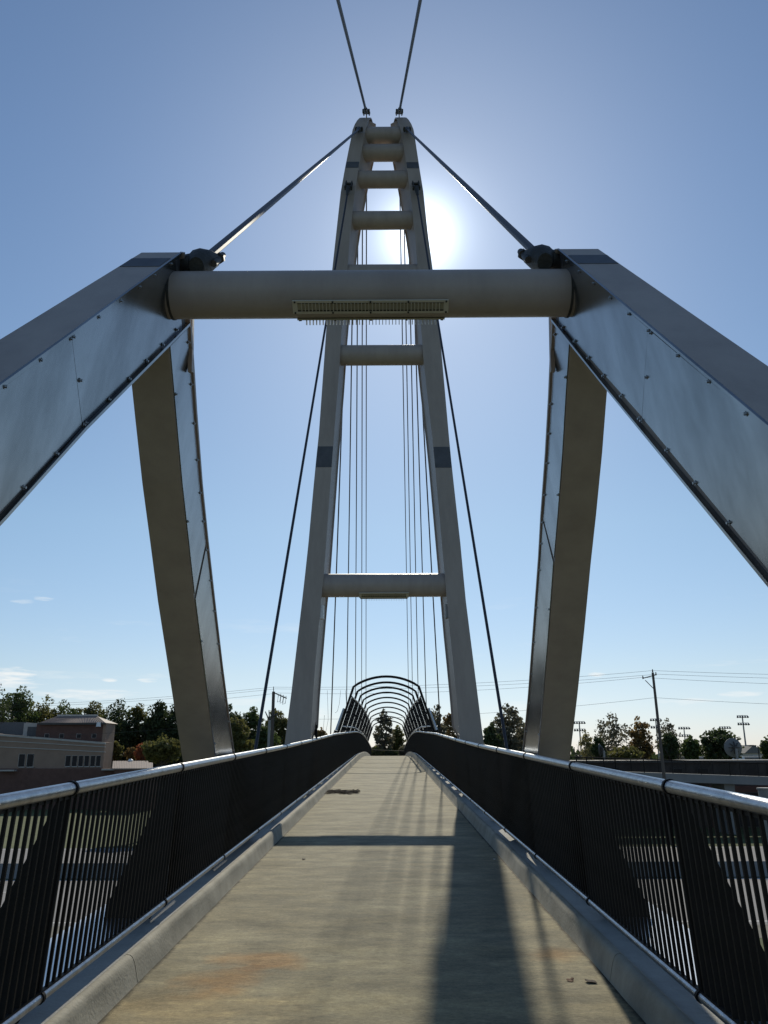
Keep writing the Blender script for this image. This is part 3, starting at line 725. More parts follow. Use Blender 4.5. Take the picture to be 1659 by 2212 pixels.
# ------------------------------------------------------------------ trees
def leafcloud(rnd, n, clumps, size):
    v = []; f = []
    for _ in range(n):
        c, R = clumps[rnd.randrange(len(clumps))]
        while True:
            q = Vector((rnd.uniform(-1,1), rnd.uniform(-1,1), rnd.uniform(-1,1)))
            if .25 < q.length < 1: break
        p = c + Vector((q.x*R.x, q.y*R.y, q.z*R.z))
        a = Vector((rnd.gauss(0,1), rnd.gauss(0,1), rnd.gauss(0,1))).normalized(); b = a.orthogonal().normalized()
        b = (b*cos(rnd.random()*6.28)+a.cross(b)*sin(rnd.random()*6.28)).normalized(); t = a.cross(b)
        s = size*rnd.uniform(.6,1.5); k = len(v)
        v += [tuple(p+b*s), tuple(p+t*s*.6), tuple(p-b*s), tuple(p-t*s*.6)]; f.append((k,k+1,k+2,k+3))
    m = MB(); m.v = v; m.f = f; return m
def limbs(rnd, H, W, base, spread, n_main, depth=3):
    m = MB(); tips = []
    def grow(p, d, ln, r, lv):
        pts = [p]; q = p
        for k in range(3):
            d2 = (d+Vector((rnd.gauss(0,.14), rnd.gauss(0,.14), rnd.gauss(0,.07)))).normalized(); q = q+d2*ln/3; pts.append(q); d = d2
        m.tube(pts, [r, r*.85, r*.7, r*.5], 5)
        tips.append(q)
        if lv > 0:
            for _ in range(3 if lv > 1 else 2):
                t = rnd.choice(pts[1:]); dd = (d+Vector((rnd.gauss(0,.55), rnd.gauss(0,.55), rnd.uniform(-.15,.45)))).normalized()
                grow(t, dd, ln*rnd.uniform(.55,.75), r*.5, lv-1)
    r0 = H*.018+.05
    m.tube([(0,0,-.3),(rnd.gauss(0,.1),rnd.gauss(0,.1),base*.6),(0,0,base)], [r0*1.25, r0, r0*.85], 7)
    for k in range(n_main):
        a = 2*pi*(k+rnd.random()*.6)/n_main
        dd = Vector((cos(a)*spread, sin(a)*spread, 1)).normalized() if k else Vector((0,0,1))
        grow(Vector((0,0,base*rnd.uniform(.7,1))), dd, (H-base)*.5, r0*.6, depth-1)
    return m, tips
TREES = 0
def tree(px, top, hw, dist, kind, label, group, n=2200, dens=1., clump=.26, leaf=.24, base=.28, taper=.97, limbspread=.45, gz=GZ, nclump=26, bush=False, vr=True):
    """px, top, hw: measured centre, top and half width; dist: metres away"""
    global TREES; TREES += 1
    rnd = random.Random(1000+TREES*7)
    P = atY(px, top, dist); x, H = P.x, P.z-gz; Wd = hw*dist*.965/FPX*(1.16 if vr else 1)
    if vr and kind in ('grey','autumn','yellow') and not bush: n = int(n*.62)
    name = 'bush' if bush else 'tree'
    o = empty(name, (x, dist, gz), label, 'bush' if bush else 'tree', group)
    b = H*base; rzv = (H-b)/2
    if vr: rzv = min(rzv, .60*(1638-top)*dist*.965/FPX)
    zc = H-rzv; b = max(b, H-2*rzv)*.9
    cl = []; nclump = int(nclump*2.1*max(1, min(2.2, rzv/Wd))); n = int(n*max(1, min(2.2, rzv/Wd))*1.15)
    for k in range(nclump):
        while True:
            q = Vector((rnd.uniform(-1,1), rnd.uniform(-1,1), rnd.uniform(-1,1)))
            if q.length < 1: break
        wz = 1-(1-taper)*max(0, q.z)
        cr_ = Vector((Wd*clump*rnd.uniform(.7,1.5), Wd*clump*rnd.uniform(.7,1.5), min(rzv, Wd)*clump*rnd.uniform(.6,1.2)))
        c = Vector((q.x*(Wd-cr_.x*.7)*wz, q.y*(Wd-cr_.y*.7)*wz, zc+q.z*(rzv-cr_.z*.8)))
        cl.append((c, cr_))
    cl.append((Vector((rnd.uniform(-.2,.2)*Wd,0,H-Wd*clump*.8)), Vector((Wd*clump,)*3)))
    tm, tips = limbs(rnd, H*.92, Wd, b, limbspread*Wd/max(1,(H-b)*.5), 5 if not bush else 3)
    t = tm.build('trunk', BARKM, None); t.parent = o
    c = leafcloud(rnd, int(n*dens), cl, leaf).build('crown', LEAVES[kind], None); c.parent = o
    return o
GL = 'trees behind the school building'; GR = 'trees along the far side of the road'
# right side
tree(1318,1539,37,150,'grey','large open-crowned grey-green tree with visible branches, tallest right of the portal leg',GR,1900,1,.22,.22,.18,limbspread=.9,nclump=34)
tree(1379,1547,24,152,'autumn','rusty brown autumn tree just left of the right-hand utility pole',GR,1900,1,.27,.24,.22)
tree(1436,1550,22,158,'grey','thin-leaved tree just right of the utility pole',GR,1000,1,.24,.2,.2,limbspread=.9)
tree(1444,1580,20,140,'dark','dark low tree at the right foot of the utility pole',GR,1100,1,.3,.24,.15)
tree(1265,1577,17,150,'yellow','small pale yellow tree beside the leftmost floodlight mast',GR,700,1,.26,.2,.22,limbspread=.9)
tree(1290,1592,13,142,'dark','small dark bushy tree between the pale yellow tree and the large open tree',GR,900,1,.3,.24,.12)
tree(1350,1612,34,140,'olive','wide low olive bush under the large open tree',GR,1500,1,.35,.24,.0,bush=True)
tree(1487,1588,22,150,'green','dark green tree in front of the middle floodlight mast',GR,1300,1,.27,.24,.2)
tree(1462,1578,14,165,'grey','bare spindly tree between the utility pole and the middle floodlight mast',GR,160,1,.3,.18,.2,limbspread=1.2)
tree(1552,1573,40,150,'dark','broad dense dark tree just left of the big dish',GR,3800,1,.24,.26,.08,nclump=40)
tree(1656,1590,16,150,'green','dark tree cut by the right edge of the picture',GR,900,1,.3,.24,.15)
tree(1098,1521,36,104,'grey','tall ragged tree between the pylon and the right portal leg',GR,2300,1,.22,.2,.12,limbspread=.9,nclump=34)
tree(1062,1560,22,100,'dark','shorter dark tree hugging the right foot of the pylon',GR,1000,1,.27,.2,.1)
tree(1128,1556,18,108,'grey','thin tree touching the inner side of the right portal leg',GR,700,1,.27,.2,.1)
tree(940,1522,26,112,'grey','slender tree seen between the fence tunnel and the right pylon leg',GR,1700,1,.24,.2,.12,limbspread=.8)
tree(973,1538,22,118,'autumn','brownish tree half hidden by the right pylon leg',GR,1300,1,.26,.2,.12)
tree(829,1533,23,112,'grey','tall brownish tree seen through the fence tunnel, left of its middle',GR,1500,1,.23,.17,.2,limbspread=.9,nclump=22)
tree(858,1567,16,118,'olive','shorter olive tree seen through the fence tunnel, right of its middle',GR,900,1,.27,.2,.2)
tree(890,1578,14,125,'grey','faint grey tree behind the right side of the fence tunnel',GR,500,1,.3,.2,.2)
tree(694,1571,14,120,'autumn','small round brown tree just right of the left pylon leg',GR,700,1,.3,.2,.15)
# low growth behind the cross railing
for px, tp, hw, d, k, lb in ((812,1612,18,108,'olive','low olive bush behind the cross railing, left one'),(845,1618,14,108,'dark','low dark bush behind the cross railing, in the middle'),(872,1608,14,110,'grey','grey-green bush behind the cross railing, right one')):
    tree(px,tp,hw,d,k,lb,'bushes behind the cross railing',700,1,.35,.2,.0,bush=True)
# left side
tree(355,1588,42,92,'olive','round olive tree in front of the low roof beside the left portal leg',None,3600,1,.24,.17,.10,nclump=44)
LT = [(-25,1466,60,150,'dark','tall wind-blown dark tree at the left picture edge'),(40,1482,44,165,'green','dark green tree behind the grey block, second from the left edge'),
 (95,1502,44,172,'olive','olive-tinted tree above the hipped tower roof, left of its ridge'),(150,1513,42,176,'green','green tree directly above the hipped tower roof'),
 (205,1516,36,178,'olive','olive tree above the right end of the hipped roof'),(262,1508,40,170,'dark','tallest very dark tree right of the hipped tower'),
 (305,1520,30,172,'olive','brown-tinged tree between two dark trees left of the portal leg'),(345,1514,34,170,'dark','dark tree rising behind the round olive tree'),
 (385,1522,34,172,'dark','dark tree half hidden by the left portal leg'),(430,1520,34,178,'green','green tree hidden mostly by the left portal leg'),
 (500,1521,30,176,'dark','dark tree just right of the left portal leg'),(545,1526,28,178,'green','green tree left of the left utility pole'),
 (600,1532,30,176,'olive','olive tree behind the left utility pole'),(512,1548,34,140,'yellow','yellow-green tree between the left portal leg and the short stay'),
 (575,1568,30,150,'green','low green tree at the foot of the left utility pole'),(640,1558,22,170,'dark','small dark tree just left of the pylon leg')]
for px, tp, hw, d, k, lb in LT:
    tree(px, tp, hw*1.35, d, k if k != 'yellow' else 'olive', lb, GL, 6200, 1, .24, .235, .0, nclump=40, vr=None, taper=1.0)
tree(252,1600,14,150,'olive','small olive tree tucked against the right end of the tower','shrubs beside the low roof',900,1,.3,.2,.0)
tree(285,1612,14,150,'autumn','small yellow-brown shrub left of the orange one','shrubs beside the low roof',800,1,.3,.2,.0)
tree(308,1606,16,148,'orange','orange autumn shrub just left of the round olive tree','shrubs beside the low roof',900,1,.3,.2,.0)
# distant woods ring
rnd = random.Random(5); far = MB()
for i in range(620):
    a = rnd.uniform(-1.05, 1.05); d = rnd.uniform(420, 560); x, y = sin(a)*d, cos(a)*d
    h = rnd.uniform(7.5, 11.5); w = rnd.uniform(5, 11)
    for k in range(26):
        q = Vector((rnd.gauss(0,.5)*w, rnd.gauss(0,.5)*w, rnd.uniform(.0,1)*h)); s_ = rnd.uniform(.7,1.7)
        n1 = Vector((rnd.gauss(0,1),rnd.gauss(0,1),rnd.gauss(0,1))).normalized(); b1 = n1.orthogonal(); c1 = n1.cross(b1)
        P = Vector((x,y,GZ))+q; far.add([P+b1*s_, P+c1*s_, P-b1*s_, P-c1*s_], [(0,1,2,3)])
tag(far.build('distant_woods', LEAVES['dark']), 'low dark line of distant woods along the horizon', 'woods', kind='stuff')
hd = MB()
for i in range(9000):
    x = rnd.uniform(-130, 130); y = 132+rnd.uniform(0, 5); q = Vector((x, y, GZ+rnd.uniform(0, 3.2+.6*sin(x*.21)))); s_ = rnd.uniform(.2,.5)
    n1 = Vector((rnd.gauss(0,1),rnd.gauss(0,1),rnd.gauss(0,1))).normalized(); b1 = n1.orthogonal(); c1 = n1.cross(b1)
    if -10 < x < 5: continue
    if x < -18: continue
    hd.add([q+b1*s_, q+c1*s_, q-b1*s_, q-c1*s_], [(0,1,2,3)])
tag(hd.build('hedge_growth', LEAVES['dark']), 'dark hedge growth beyond the approach ramp', 'hedge', kind='stuff')

# ------------------------------------------------------------------ school building on the left
BYY = 140.
sch = empty('school_building', (atY(120,1640,BYY).x, BYY, GZ), 'brown brick school building with a hipped tower roof and narrow windows on the left', 'building')
def wallpoly(pts, Y, depth, name, m, parent, z0=None):
    P = [atY(x, y, Y) for x, y in pts]
    if z0 is not None: P = P + [Vector((P[-1].x, Y, z0)), Vector((P[0].x, Y, z0))]
    return MB().loft([P, [p+Vector((0,depth,0)) for p in P]]).build(name, m, parent)
def rectpx(x0, x1, y0, y1, Y, depth, name, m, parent):
    a, b = atY(x0, y0, Y), atY(x1, y1, Y)
    return MB().box(((a.x+b.x)/2, Y+depth/2, (a.z+b.z)/2), (abs(b.x-a.x), depth, abs(a.z-b.z))).build(name, m, parent)
wallpoly([(-160,1566),(0,1585.6),(227,1603.7)], BYY, 4., 'lower_wall', BRICK_L, sch, GZ)
for (ya, yb, th) in ((1585.6,1603.7,4.2),(1599.6,1612.6,1.6),(1612.6,1623.6,1.6)):
    sl2 = (yb-ya)/227.
    P = [(-160, ya-160*sl2), (227.5, yb), (227.5, yb+th), (-160, ya-160*sl2+th)]
    P3 = [atY(x, y, BYY-.12) for x, y in P]; MB().loft([P3, [p+Vector((0,.3,0)) for p in P3]]).build('string_course', STONE, sch)
rectpx(-160, 245, 1661, 1760, BYY-1.2, 1.6, 'base_wall', BRICK_D, sch)
rectpx(-6, 30, 1663, 1666, BYY-2.4, 2.4, 'canopy', STONE, sch); rectpx(219, 268, 1661, 1664, BYY-2.4, 2.4, 'canopy', STONE, sch)
def window(x0, x1, y0, y1, Y, parent, sill=True):
    w = rectpx(x0, x1, y0, y1, Y-.03, .1, 'window', STONE, parent)
    dx = (x1-x0)*.08; g_ = rectpx(x0+dx, x1-dx, y0+.6, y1-.6, Y-.09, .08, 'pane', GLASSD, w)
    if sill: rectpx(x0-1, x1+1, y1, y1+1.6, Y-.3, .4, 'sill', STONE, w)
for a, b in ((41,52),(59,71)): window(a, b, 1628.6, 1656.5, BYY, sch)
for a, b in ((142,151),(156,165),(170,178),(183,191),(196,204),(208,216)): window(a, b, 1632, 1655.5, BYY, sch)
# tower
TY = 143.
wallpoly([(80,1562.8),(226,1562.8)], TY, 4.4, 'tower_wall', BRICK_D, sch, GZ)
c0 = atY(227.2, 1562.8, TY); cz = c0.z; c1 = Vector((c0.x, TY+4.6, cz))
MB().box((c0.x-.02, TY+2.28, (cz+GZ)/2), (.5, 4.7, cz-GZ)).build('corner_wall', BRICK_L, sch)
e0, e1 = atY(84,1562,TY-.5), atY(228.5,1562,TY-.5); r0, r1 = atY(124,1547.6,TY+2.3), atY(211,1547.6,TY+2.3)
back = TY+5.2; ez = e0.z; ex = e1.x+.3
rf = MB(); rf.add([(e0.x,TY-.5,ez),(e1.x,TY-.5,ez),(ex,back,ez),(e0.x,back,ez),(r0.x,TY+2.3,r0.z),(r1.x,TY+2.3,r0.z)], [(0,1,5,4),(1,2,5),(2,3,4,5),(3,0,4),(0,3,2,1)])
roof = rf.build('roof', ROOFM, sch)
for i in range(34):
    t = (i+.5)/34; a = Vector((lerp(e0.x,e1.x,t), TY-.5, ez)); b = Vector((lerp(r0.x,r1.x,t), TY+2.3, r0.z)); MB().bar(a, b, .09, .14).build('rib', ROOFM, roof)
MB().box(((e0.x+e1.x)/2, TY-.6, ez-.12), (e1.x-e0.x, .3, .3)).build('gutter', STEELD, roof)
MB().tube([(r0.x,TY+2.3,r0.z+.1),(r1.x,TY+2.3,r0.z+.1)], .18, 6).build('ridge_cap', STONE, roof)
for a in (101,133,170,203): window(a-4.5, a+4.5, 1585, 1594.5, TY, sch, False)
tag(MB().tube([atY(213,1565,TY-.9)+Vector((0,0,.35)), atY(213,1565,TY-.9)-Vector((0,0,.35))], [.3,.42], 10).build('wall_lamp', WHITE, sch))
rectpx(-120, 52, 1560.6, 1600, TY+2, 3, 'grey_block', mat('grey_cladding', (.13,.13,.135), .8), sch)
rectpx(52, 88, 1562, 1600, TY+1.2, 3, 'pale_block', STONE, sch)
rectpx(60, 82, 1570, 1590, TY+1.1, .3, 'recess_panel', mat('recess_grey', (.10,.10,.10), .8), sch)
low = empty('low_outbuilding', (atY(275,1650,135).x,135,GZ), 'low building with a shallow ribbed roof between the tower and the round olive tree', 'building')
a, b = atY(240,1660,133), atY(335,1645,139); w0 = atY(242,1660,133); w1 = atY(330,1660,133); t0, t1 = atY(244,1644,139), atY(330,1644,139)
lr = MB().add([(w0.x,133,w0.z),(w1.x,133,w0.z),(t1.x,139,t0.z),(t0.x,139,t0.z),(w0.x,133,w0.z-.15),(w1.x,133,w0.z-.15),(t1.x,139,w0.z-.15),(t0.x,139,w0.z-.15)], [(0,1,2,3),(4,7,6,5),(0,4,5,1),(1,5,6,2),(2,6,7,3),(3,7,4,0)]).build('roof', ROOFM, low)
for i in range(24):
    t = (i+.5)/24; MB().bar(Vector((lerp(w0.x,w1.x,t),133,w0.z)), Vector((lerp(t0.x,t1.x,t),139,t0.z)), .07, .1).build('rib', ROOFM, lr)
MB().box(((w0.x+w1.x)/2, 136.5, (w0.z-.15+GZ)/2), (w1.x-w0.x-.6, 6.4, w0.z-.15-GZ)).build('wall', BRICK_D, low)
dm = atY(282,1644,139); MB().tube([dm-Vector((0,0,.3)), dm+Vector((0,0,.15)), dm+Vector((0,0,.35))], [.45,.4,.15], 12).build('roof_vent', WHITE, low)

# ------------------------------------------------------------------ right-hand buildings
bb = empty('brick_building', (40,101,GZ), 'long dark brown building with dark doorways right behind the approach ramp', 'building')
DARKB = mat('dark_brown_cladding', (.075,.062,.055), .9, 0, .2, .6)
MB().box((43,108,(GZ+.75)/2), (50,14,.75-GZ)).build('wall', DARKB, bb)
MB().box((43,107.9,.8), (50.6,14.6,.25)).build('roof_edge', STEELD, bb)
MB().box((50,100.9,(GZ-1.9)/2), (26,.2,-1.9-GZ)).build('brick_base', BRICK_D, bb)
for x0, x1, z0, z1 in ((22,23.4,-1.6,.2),(25.5,26.8,-1.6,.2),(33,34.2,-1.7,.1),(35.8,37.2,-1.7,.1),(44,45,-1.8,0),(46.5,47.5,-1.8,0),(40,44,GZ,-2.6),(31.5,34.5,GZ,-2.9),(47,49,-5.4,-3.4),(53,55,-5.4,-3.4)):
    w = MB().box(((x0+x1)/2,100.85,(z0+z1)/2), (x1-x0,.12,z1-z0)).build('window', STEELD, bb); MB().box(((x0+x1)/2,100.77,(z0+z1)/2), (x1-x0-.2,.06,z1-z0-.2)).build('pane', GLASSD, w)
gb = empty('flat_roofed_building', (60,190,GZ), 'long low grey flat-roofed building along the skyline at the right edge', 'building')
p0, p1 = atY(1472,1637,190), atY(1760,1637,190)
MB().box(((p0.x+p1.x)/2,195,(p0.z+GZ)/2), (p1.x-p0.x,10,p0.z-GZ)).build('wall', CONC, gb)
MB().box(((p0.x+p1.x)/2,194.9,p0.z+.1), (p1.x-p0.x+.6,10.6,.3)).build('roof_edge', STONE, gb)
for i in range(9):
    x = p0.x+3+i*3.4; w = MB().box((x,189.97,p0.z-2.2), (1.6,.1,1.3)).build('window', STONE, gb); MB().box((x,189.9,p0.z-2.2), (1.35,.08,1.05)).build('pane', GLASSD, w)
hs = empty('gabled_house', (atY(1634,1630,230).x,230,GZ), 'pale grey gabled house on the skyline right of the big dish', 'house')
a, b, t_ = atY(1612,1627,230), atY(1652,1627,230), atY(1628,1609,230)
MB().box(((a.x+b.x)/2,235,(a.z+GZ)/2), (b.x-a.x,9,a.z-GZ)).build('wall', STONE, hs)
MB().loft([[Vector((a.x-.4,y,a.z)), Vector((b.x+.4,y,a.z)), Vector((t_.x,y,t_.z))] for y in (230,240)]).build('roof', mat('shingle_grey', (.16,.155,.15), .9), hs)
w = MB().box((t_.x,229.9,a.z-1.2), (1.2,.1,1.2)).build('window', WHITE, hs); MB().box((t_.x,229.83,a.z-1.2), (1,.08,1)).build('pane', GLASSD, w)
# white van parked behind the ramp
def van(px, py, Y, label):
    p = atY(px, py, Y); o = empty('parked_van', (p.x, Y, p.z-2.2), label, 'van'); z = p.z-2.2
    prof = [(-2.6,.35),(2.3,.35),(2.5,.7),(2.45,1.15),(1.55,1.35),(1.05,2.15),(-2.5,2.2),(-2.6,1.8)]
    MB().loft([[Vector((p.x-a, Y+d, z+h)) for a, h in prof] for d in (-.95, .95)]).build('body', WHITE, o)
    MB().box((p.x-1.0, Y-.96, z+1.65), (1.0,.04,.55)).build('side_window', GLASSD, o)
    for dx in (-1.6, 1.55):
        for dy in (-.85, .85):
            w = MB().tube([(p.x+dx, Y+dy-.1, z+.36), (p.x+dx, Y+dy+.1, z+.36)], .36, 14).build('wheel', BLACK, o); MB().tube([(p.x+dx, Y+dy-.115, z+.36), (p.x+dx, Y+dy+.115, z+.36)], .17, 10).build('hub', GREYPOLE, w)
    MB().box((p.x, Y, z-.1), (7,4,.9)).build('loading_dock', CONC, None)
    return o
# kept simple: the van stands on the flat roof car park of the grey building
v_ = van(1578, 1634.5, 186, 'white van parked against the grey flat-roofed building, partly behind the ramp railing')
dk = [o for o in COL.objects if o.name.startswith('loading_dock')][0]
p = atY(1578,1634.5,186)
bpy.data.objects.remove(dk, do_unlink=True)
pd_top = p.z-2.2+.0
tag(MB().box((p.x+14,184,(pd_top+GZ)/2), (60,10,pd_top-GZ)).build('parking_terrace', CONC), kind='structure')

# ------------------------------------------------------------------ dishes
def dish(px, py, hw, hh, Y, label, m, az):
    c = atY(px, py, Y); R = hh*Y*.965/FPX; o = empty('satellite_dish', (c.x, Y, GZ), label, 'satellite dish')
    Rm = Matrix.Rotation(rad(az), 3, 'Z'); prof = []
    secs = []
    for k in range(9):
        r = R*k/8; d = .28*R*(r/R)**2
        secs.append([c + Rm @ Vector((cos(a*pi/16)*max(r,.01), d, sin(a*pi/16)*max(r,.01))) for a in range(32)])
    secs2 = [[q + Rm @ Vector((0,-.04,0)) for q in s_] for s_ in secs[::-1]]
    MB().loft(secs+secs2, True, False).build('reflector', m, o, True)
    bk = MB()
    for a in range(8):
        t = a*pi/4; bk.bar(c+Rm@Vector((0,-.35*R,0)), c+Rm@Vector((cos(t)*R*.62, .28*R*.38-.10, sin(t)*R*.62)), .13, .13)
    bk.build('back_struts', STEELD, o)
    MB().tube([c+Rm@Vector((0,-.42*R,0)), c+Rm@Vector((0,-.02,0))], [.16*R,.2*R], 10).build('hub_box', STEELD, o)
    MB().tube([c+Rm@Vector((0,-.4*R,-.1*R)), Vector((c.x, Y-.4*R, GZ))], .18, 10).build('mast', GREYPOLE, o)
    return o
dish(1586,1615,20,20,125,'big round pale grey dish in front of the broad dark tree', DISHM, 6)
dish(1299,1620,8,13,125,'small dark dish seen almost edge-on, under the large open tree', STEELD, 62)

# ------------------------------------------------------------------ floodlight masts
mast_n = [(1251,1558,240,'leftmost floodlight mast, beside the small pale yellow tree'),(1416,1552,260,'floodlight mast whose head shows behind the right-hand utility pole'),(1477,1570,290,'floodlight mast above the bare spindly tree'),(1565,1569,300,'floodlight mast poking out of the broad dark tree'),(1603,1545,235,'tallest floodlight mast, just right of the big dish')]
lampm = mat('floodlight_grey', (.12,.12,.125), .5, .3)
for px, py, Y, lb in mast_n:
    p = atY(px, py, Y); k = Y/240.; o = empty('floodlight_mast', (p.x,Y,GZ), lb, 'floodlight mast', 'floodlight masts of the sports field')
    MB().tube([(p.x,Y,GZ),(p.x,Y,p.z)], [.30,.16], 8).build('pole', GREYPOLE, o)
    for j, zz in enumerate((p.z-.1, p.z-2.1*k)):
        a = MB().bar((p.x-1.5*k*(1+j*.05),Y,zz), (p.x+1.5*k*(1+j*.05),Y,zz), .14, .14).build('cross_arm', GREYPOLE, o)
        for i in range(5):
            x = p.x+(-1.4+.7*i)*k; MB().tube([(x,Y-.1,zz-.05),(x,Y-.35,zz-.5*k)], [.12,.34*k], 8).build('lamp_head', lampm, a)
p = atY(1637,1611,150); o = empty('parking_lamp', (p.x,150,GZ), 'twin-headed dark parking lot lamp just right of the big dish', 'lamp post')
MB().tube([(p.x,150,GZ),(p.x,150,p.z)], .1, 8).build('pole', STEELD, o)
for s in (-1,1): MB().box((p.x+s*.9,150,p.z), (1.1,.5,.22)).build('lamp_head', STEELD, o)

# ------------------------------------------------------------------ utility poles and wires
pr = atY(1410,1453,82); pl = atY(591,1494,95)
PR = Vector((pr.x,82,pr.z)); PL = Vector((pl.x,95,pl.z))
o = empty('utility_pole', (PR.x,82,GZ), 'weathered grey utility pole standing beyond the road on the right', 'utility pole')
MB().tube([(PR.x+.25,82,GZ),(PR.x,82,PR.z)], [.19,.12], 10).build('pole', WOOD, o, True)
ca = MB().bar((PR.x-1.05,82,PR.z-.55), (PR.x+.35,82,PR.z-.2), .09, .09).build('cross_arm', WOOD, o)
MB().bar((PR.x-.8,82,PR.z-.72), (PR.x,82,PR.z-1.6), .06, .06).build('brace', WOOD, o)
for dx, dz in ((-1.0,-.45),(.3,-.1),(0,.18)): MB().tube([(PR.x+dx,82,PR.z+dz-.15),(PR.x+dx,82,PR.z+dz+.15)], [.07,.04], 8).build('insulator', CASTM, o)
o = empty('utility_pole', (PL.x,95,GZ), 'tall dark utility pole with a tilted switch rack left of the pylon', 'utility pole')
MB().tube([(PL.x,95,GZ),(PL.x,95,PL.z)], [.22,.17], 10).build('pole', WOOD, o, True)
MB().bar((PL.x,95,PL.z-.1), (PL.x+1.5,95,PL.z-.75), .12, .12).build('cross_arm', WOOD, o)
for i in range(3):
    x = PL.x+.55+i*.3; z = PL.z-.75-i*.12
    MB().tube([(x,95,z+.35),(x+.28,95,z+.5),(x+.2,95,z-.3),(x-.08,95,z-.42),(x,95,z+.35)], .035, 5).build('switch_frame', CASTM, o)
MB().tube([(PL.x,95,PL.z-.1),(PL.x-.02,95,PL.z+.55)], .04, 6).build('pin', CASTM, o)
p2 = atY(583,1535,93); o = empty('utility_pole', (p2.x,93,GZ), 'shorter pale pole with a forked top right beside the tall dark utility pole', 'utility pole')
MB().tube([(p2.x-.1,93,GZ),(p2.x,93,p2.z-1)], .14, 8).build('pole', GREYPOLE, o)
for a in (-.5,-.1,.5): MB().tube([(p2.x,93,p2.z-1.1),(p2.x+a,93,p2.z+.1-abs(a)*.4)], [.09,.05], 5).build('bracket', CASTM, o)
MB().tube([(p2.x+.2,93,p2.z-.7),(p2.x+.9,93,p2.z-.3)], .09, 6).build('cutout', CASTM, o)
def wire(P, label, sag=.6, r=.016, n=18):
    m = MB()
    for a, b in zip(P[:-1], P[1:]):
        a, b = Vector(a), Vector(b)
        m.tube([a+(b-a)*i/n+Vector((0,0,-sag*4*(i/n)*(1-i/n))) for i in range(n+1)], r, 4, False)
    return tag(m.build('overhead_wire', WIREM), label, 'overhead wire', 'overhead wires')
FL = Vector((PL.x-(PR.x-PL.x)*1.15, 108, PL.z-1.2)); FR = Vector((PR.x+46, 69, PR.z-1.6))
wire([FL+Vector((0,0,.5)), PL+Vector((-.02,0,.5)), PR+Vector((0,0,.2)), FR+Vector((0,0,.3))], 'highest overhead wire, along the tops of both utility poles', .5)
wire([FL+Vector((.6,0,.25)), PL+Vector((.3,0,.3)), PR+Vector((.45,0,-.15)), FR+Vector((.4,0,-.1))], 'second overhead wire, just under the highest', .5)
wire([FL+Vector((1,0,-.2)), PL+Vector((.6,0,-.15)), PR+Vector((-1.05,0,-.45)), FR+Vector((.2,0,-.9))], 'third overhead wire, ending on the left tip of the cross arm', .6)
lo = atY(1419,1507,82)
wire([Vector((FL.x,100,FL.z-3.6)), Vector((PL.x+1,95,PL.z-3.0)), Vector((PR.x,82,lo.z)), Vector((FR.x,70,FR.z-2.6))], 'single lower overhead wire well below the other three', .6)
for pts, lb in (([(707,1491),(708,1520),(709,1555),(704,1580),(698,1580),(701,1545)],'long thin wire loop hanging left of the stays'),([(736,1491),(733,1520),(729,1536),(724,1540)],'short slack wire hanging beside the left stays'),
                ([(746,1491),(748,1515),(753,1533),(759,1535),(762,1515),(763,1492)],'U-shaped slack wire loop hanging left of the fence tunnel')):
    tag(MB().tube([atY(x, y, 94) for x, y in pts], .02, 4, False).build('slack_wire', WIREM), lb, 'wire')
pp = atX(1654,1705,5.2)
o = tag(MB().tube([(pp.x,pp.y,GZ),(pp.x,pp.y,pp.z)], .1, 12).tube([(pp.x,pp.y,pp.z),(pp.x,pp.y,pp.z+.02)], .115, 12).build('steel_post', GREYPOLE, None, True), 'short pale round post standing outside the right railing at the picture edge', 'post')

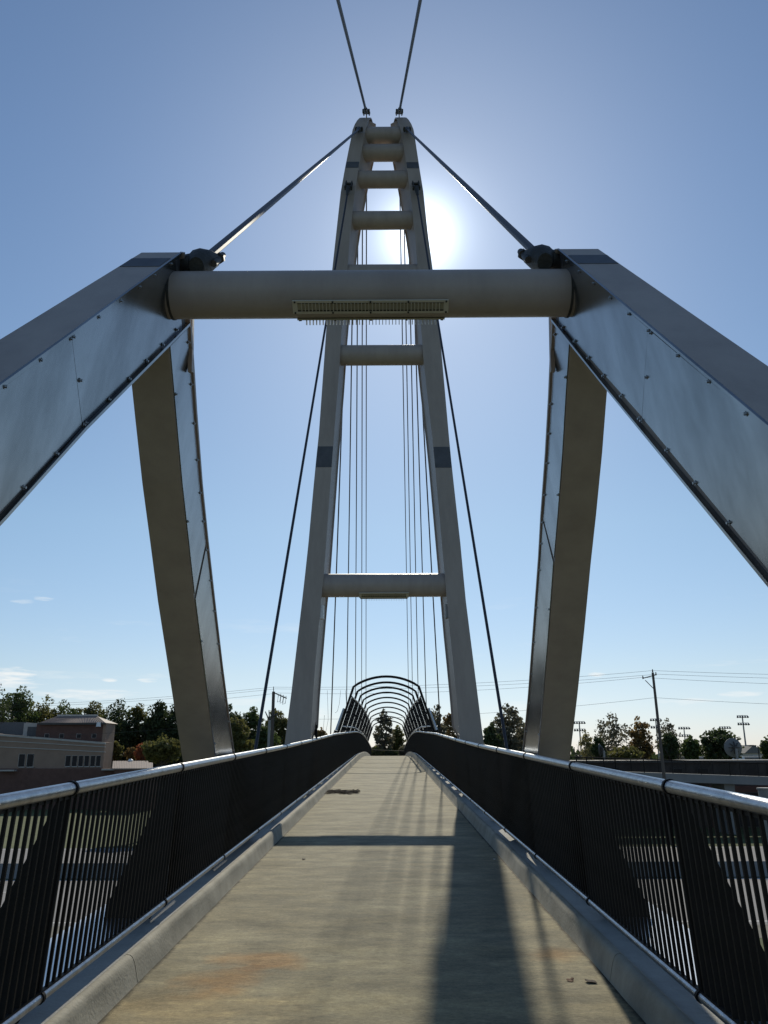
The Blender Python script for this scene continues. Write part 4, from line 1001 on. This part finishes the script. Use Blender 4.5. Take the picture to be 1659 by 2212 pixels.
# ------------------------------------------------------------------ litter on the deck
def ondeck(px, py, h=0.):
    d = ray(px, py); t = (EYE.z-h)/(-d.z + .0291*d.y); return EYE + d*t
c = ondeck(740, 1712)
m = MB(); rnd = random.Random(9)
for i in range(260):
    u = rnd.uniform(-1, 1); x = c.x+u*.40; y = c.y + rnd.gauss(0,.30)+(.15 if u < .1 else 0); z = deckz(y)+rnd.uniform(.0,.016)
    a = rnd.gauss(0,.5); l_ = rnd.uniform(.03,.11)
    m.bar((x-cos(a)*l_, y-sin(a)*l_, z+.004), (x+cos(a)*l_, y+sin(a)*l_, z+.006+rnd.uniform(0,.02)), rnd.uniform(.012,.03), .008)
tag(m.build('leaf_debris', DEBRIS_SHADOW), 'dark streak of twigs and dirt lying on the deck near the left kerb', 'debris')
leaf_lb = ['curled brown leaf on the sunlit strip near the right kerb', 'small dark leaf left of the crossing shadow on the deck', 'pale scrap of litter far up the deck on the right', 'dark crumb of dirt beside the leaf debris', 'dark scrap standing in for a shadow at the foot of the right kerb', 'tiny brown bit just below the crossing shadow right of the middle', 'pale fleck on the deck in front of the debris']
for (px, py, sz, m_), lb in zip(((1232,2119,.028,LEAFDRY),(656,1857,.028,DEBRIS_SHADOW),(1053,1758,.02,WHITE),(763,1707,.03,DEBRIS_SHADOW),(1276,2122,.045,DEBRIS_SHADOW),(1088,1796,.02,LEAFDRY),(1068,1858,.016,WHITE)), leaf_lb):  # the dark scrap right of the curled leaf is a shadow made as a piece
    c = ondeck(px, py); q = MB(); r_ = random.Random(px)
    P = [c+Vector((cos(a)*sz*r_.uniform(.6,1.1), sin(a)*sz*r_.uniform(.6,1.3), r_.uniform(.002,.02))) for a in [k*pi/4 for k in range(8)]]
    q.add([c+Vector((0,0,.012))]+P+[p+Vector((0,0,-.0015)) for p in P], [(0,k+1,(k+1) % 8+1) for k in range(8)]+[(k+1,k+9,(k+1) % 8+9,(k+1) % 8+1) for k in range(8)])
    tag(q.build('litter', m_), lb, 'litter')
print('objects', len(bpy.data.objects), 'tris', sum(len(o.data.polygons) for o in bpy.data.objects if o.type == 'MESH'))
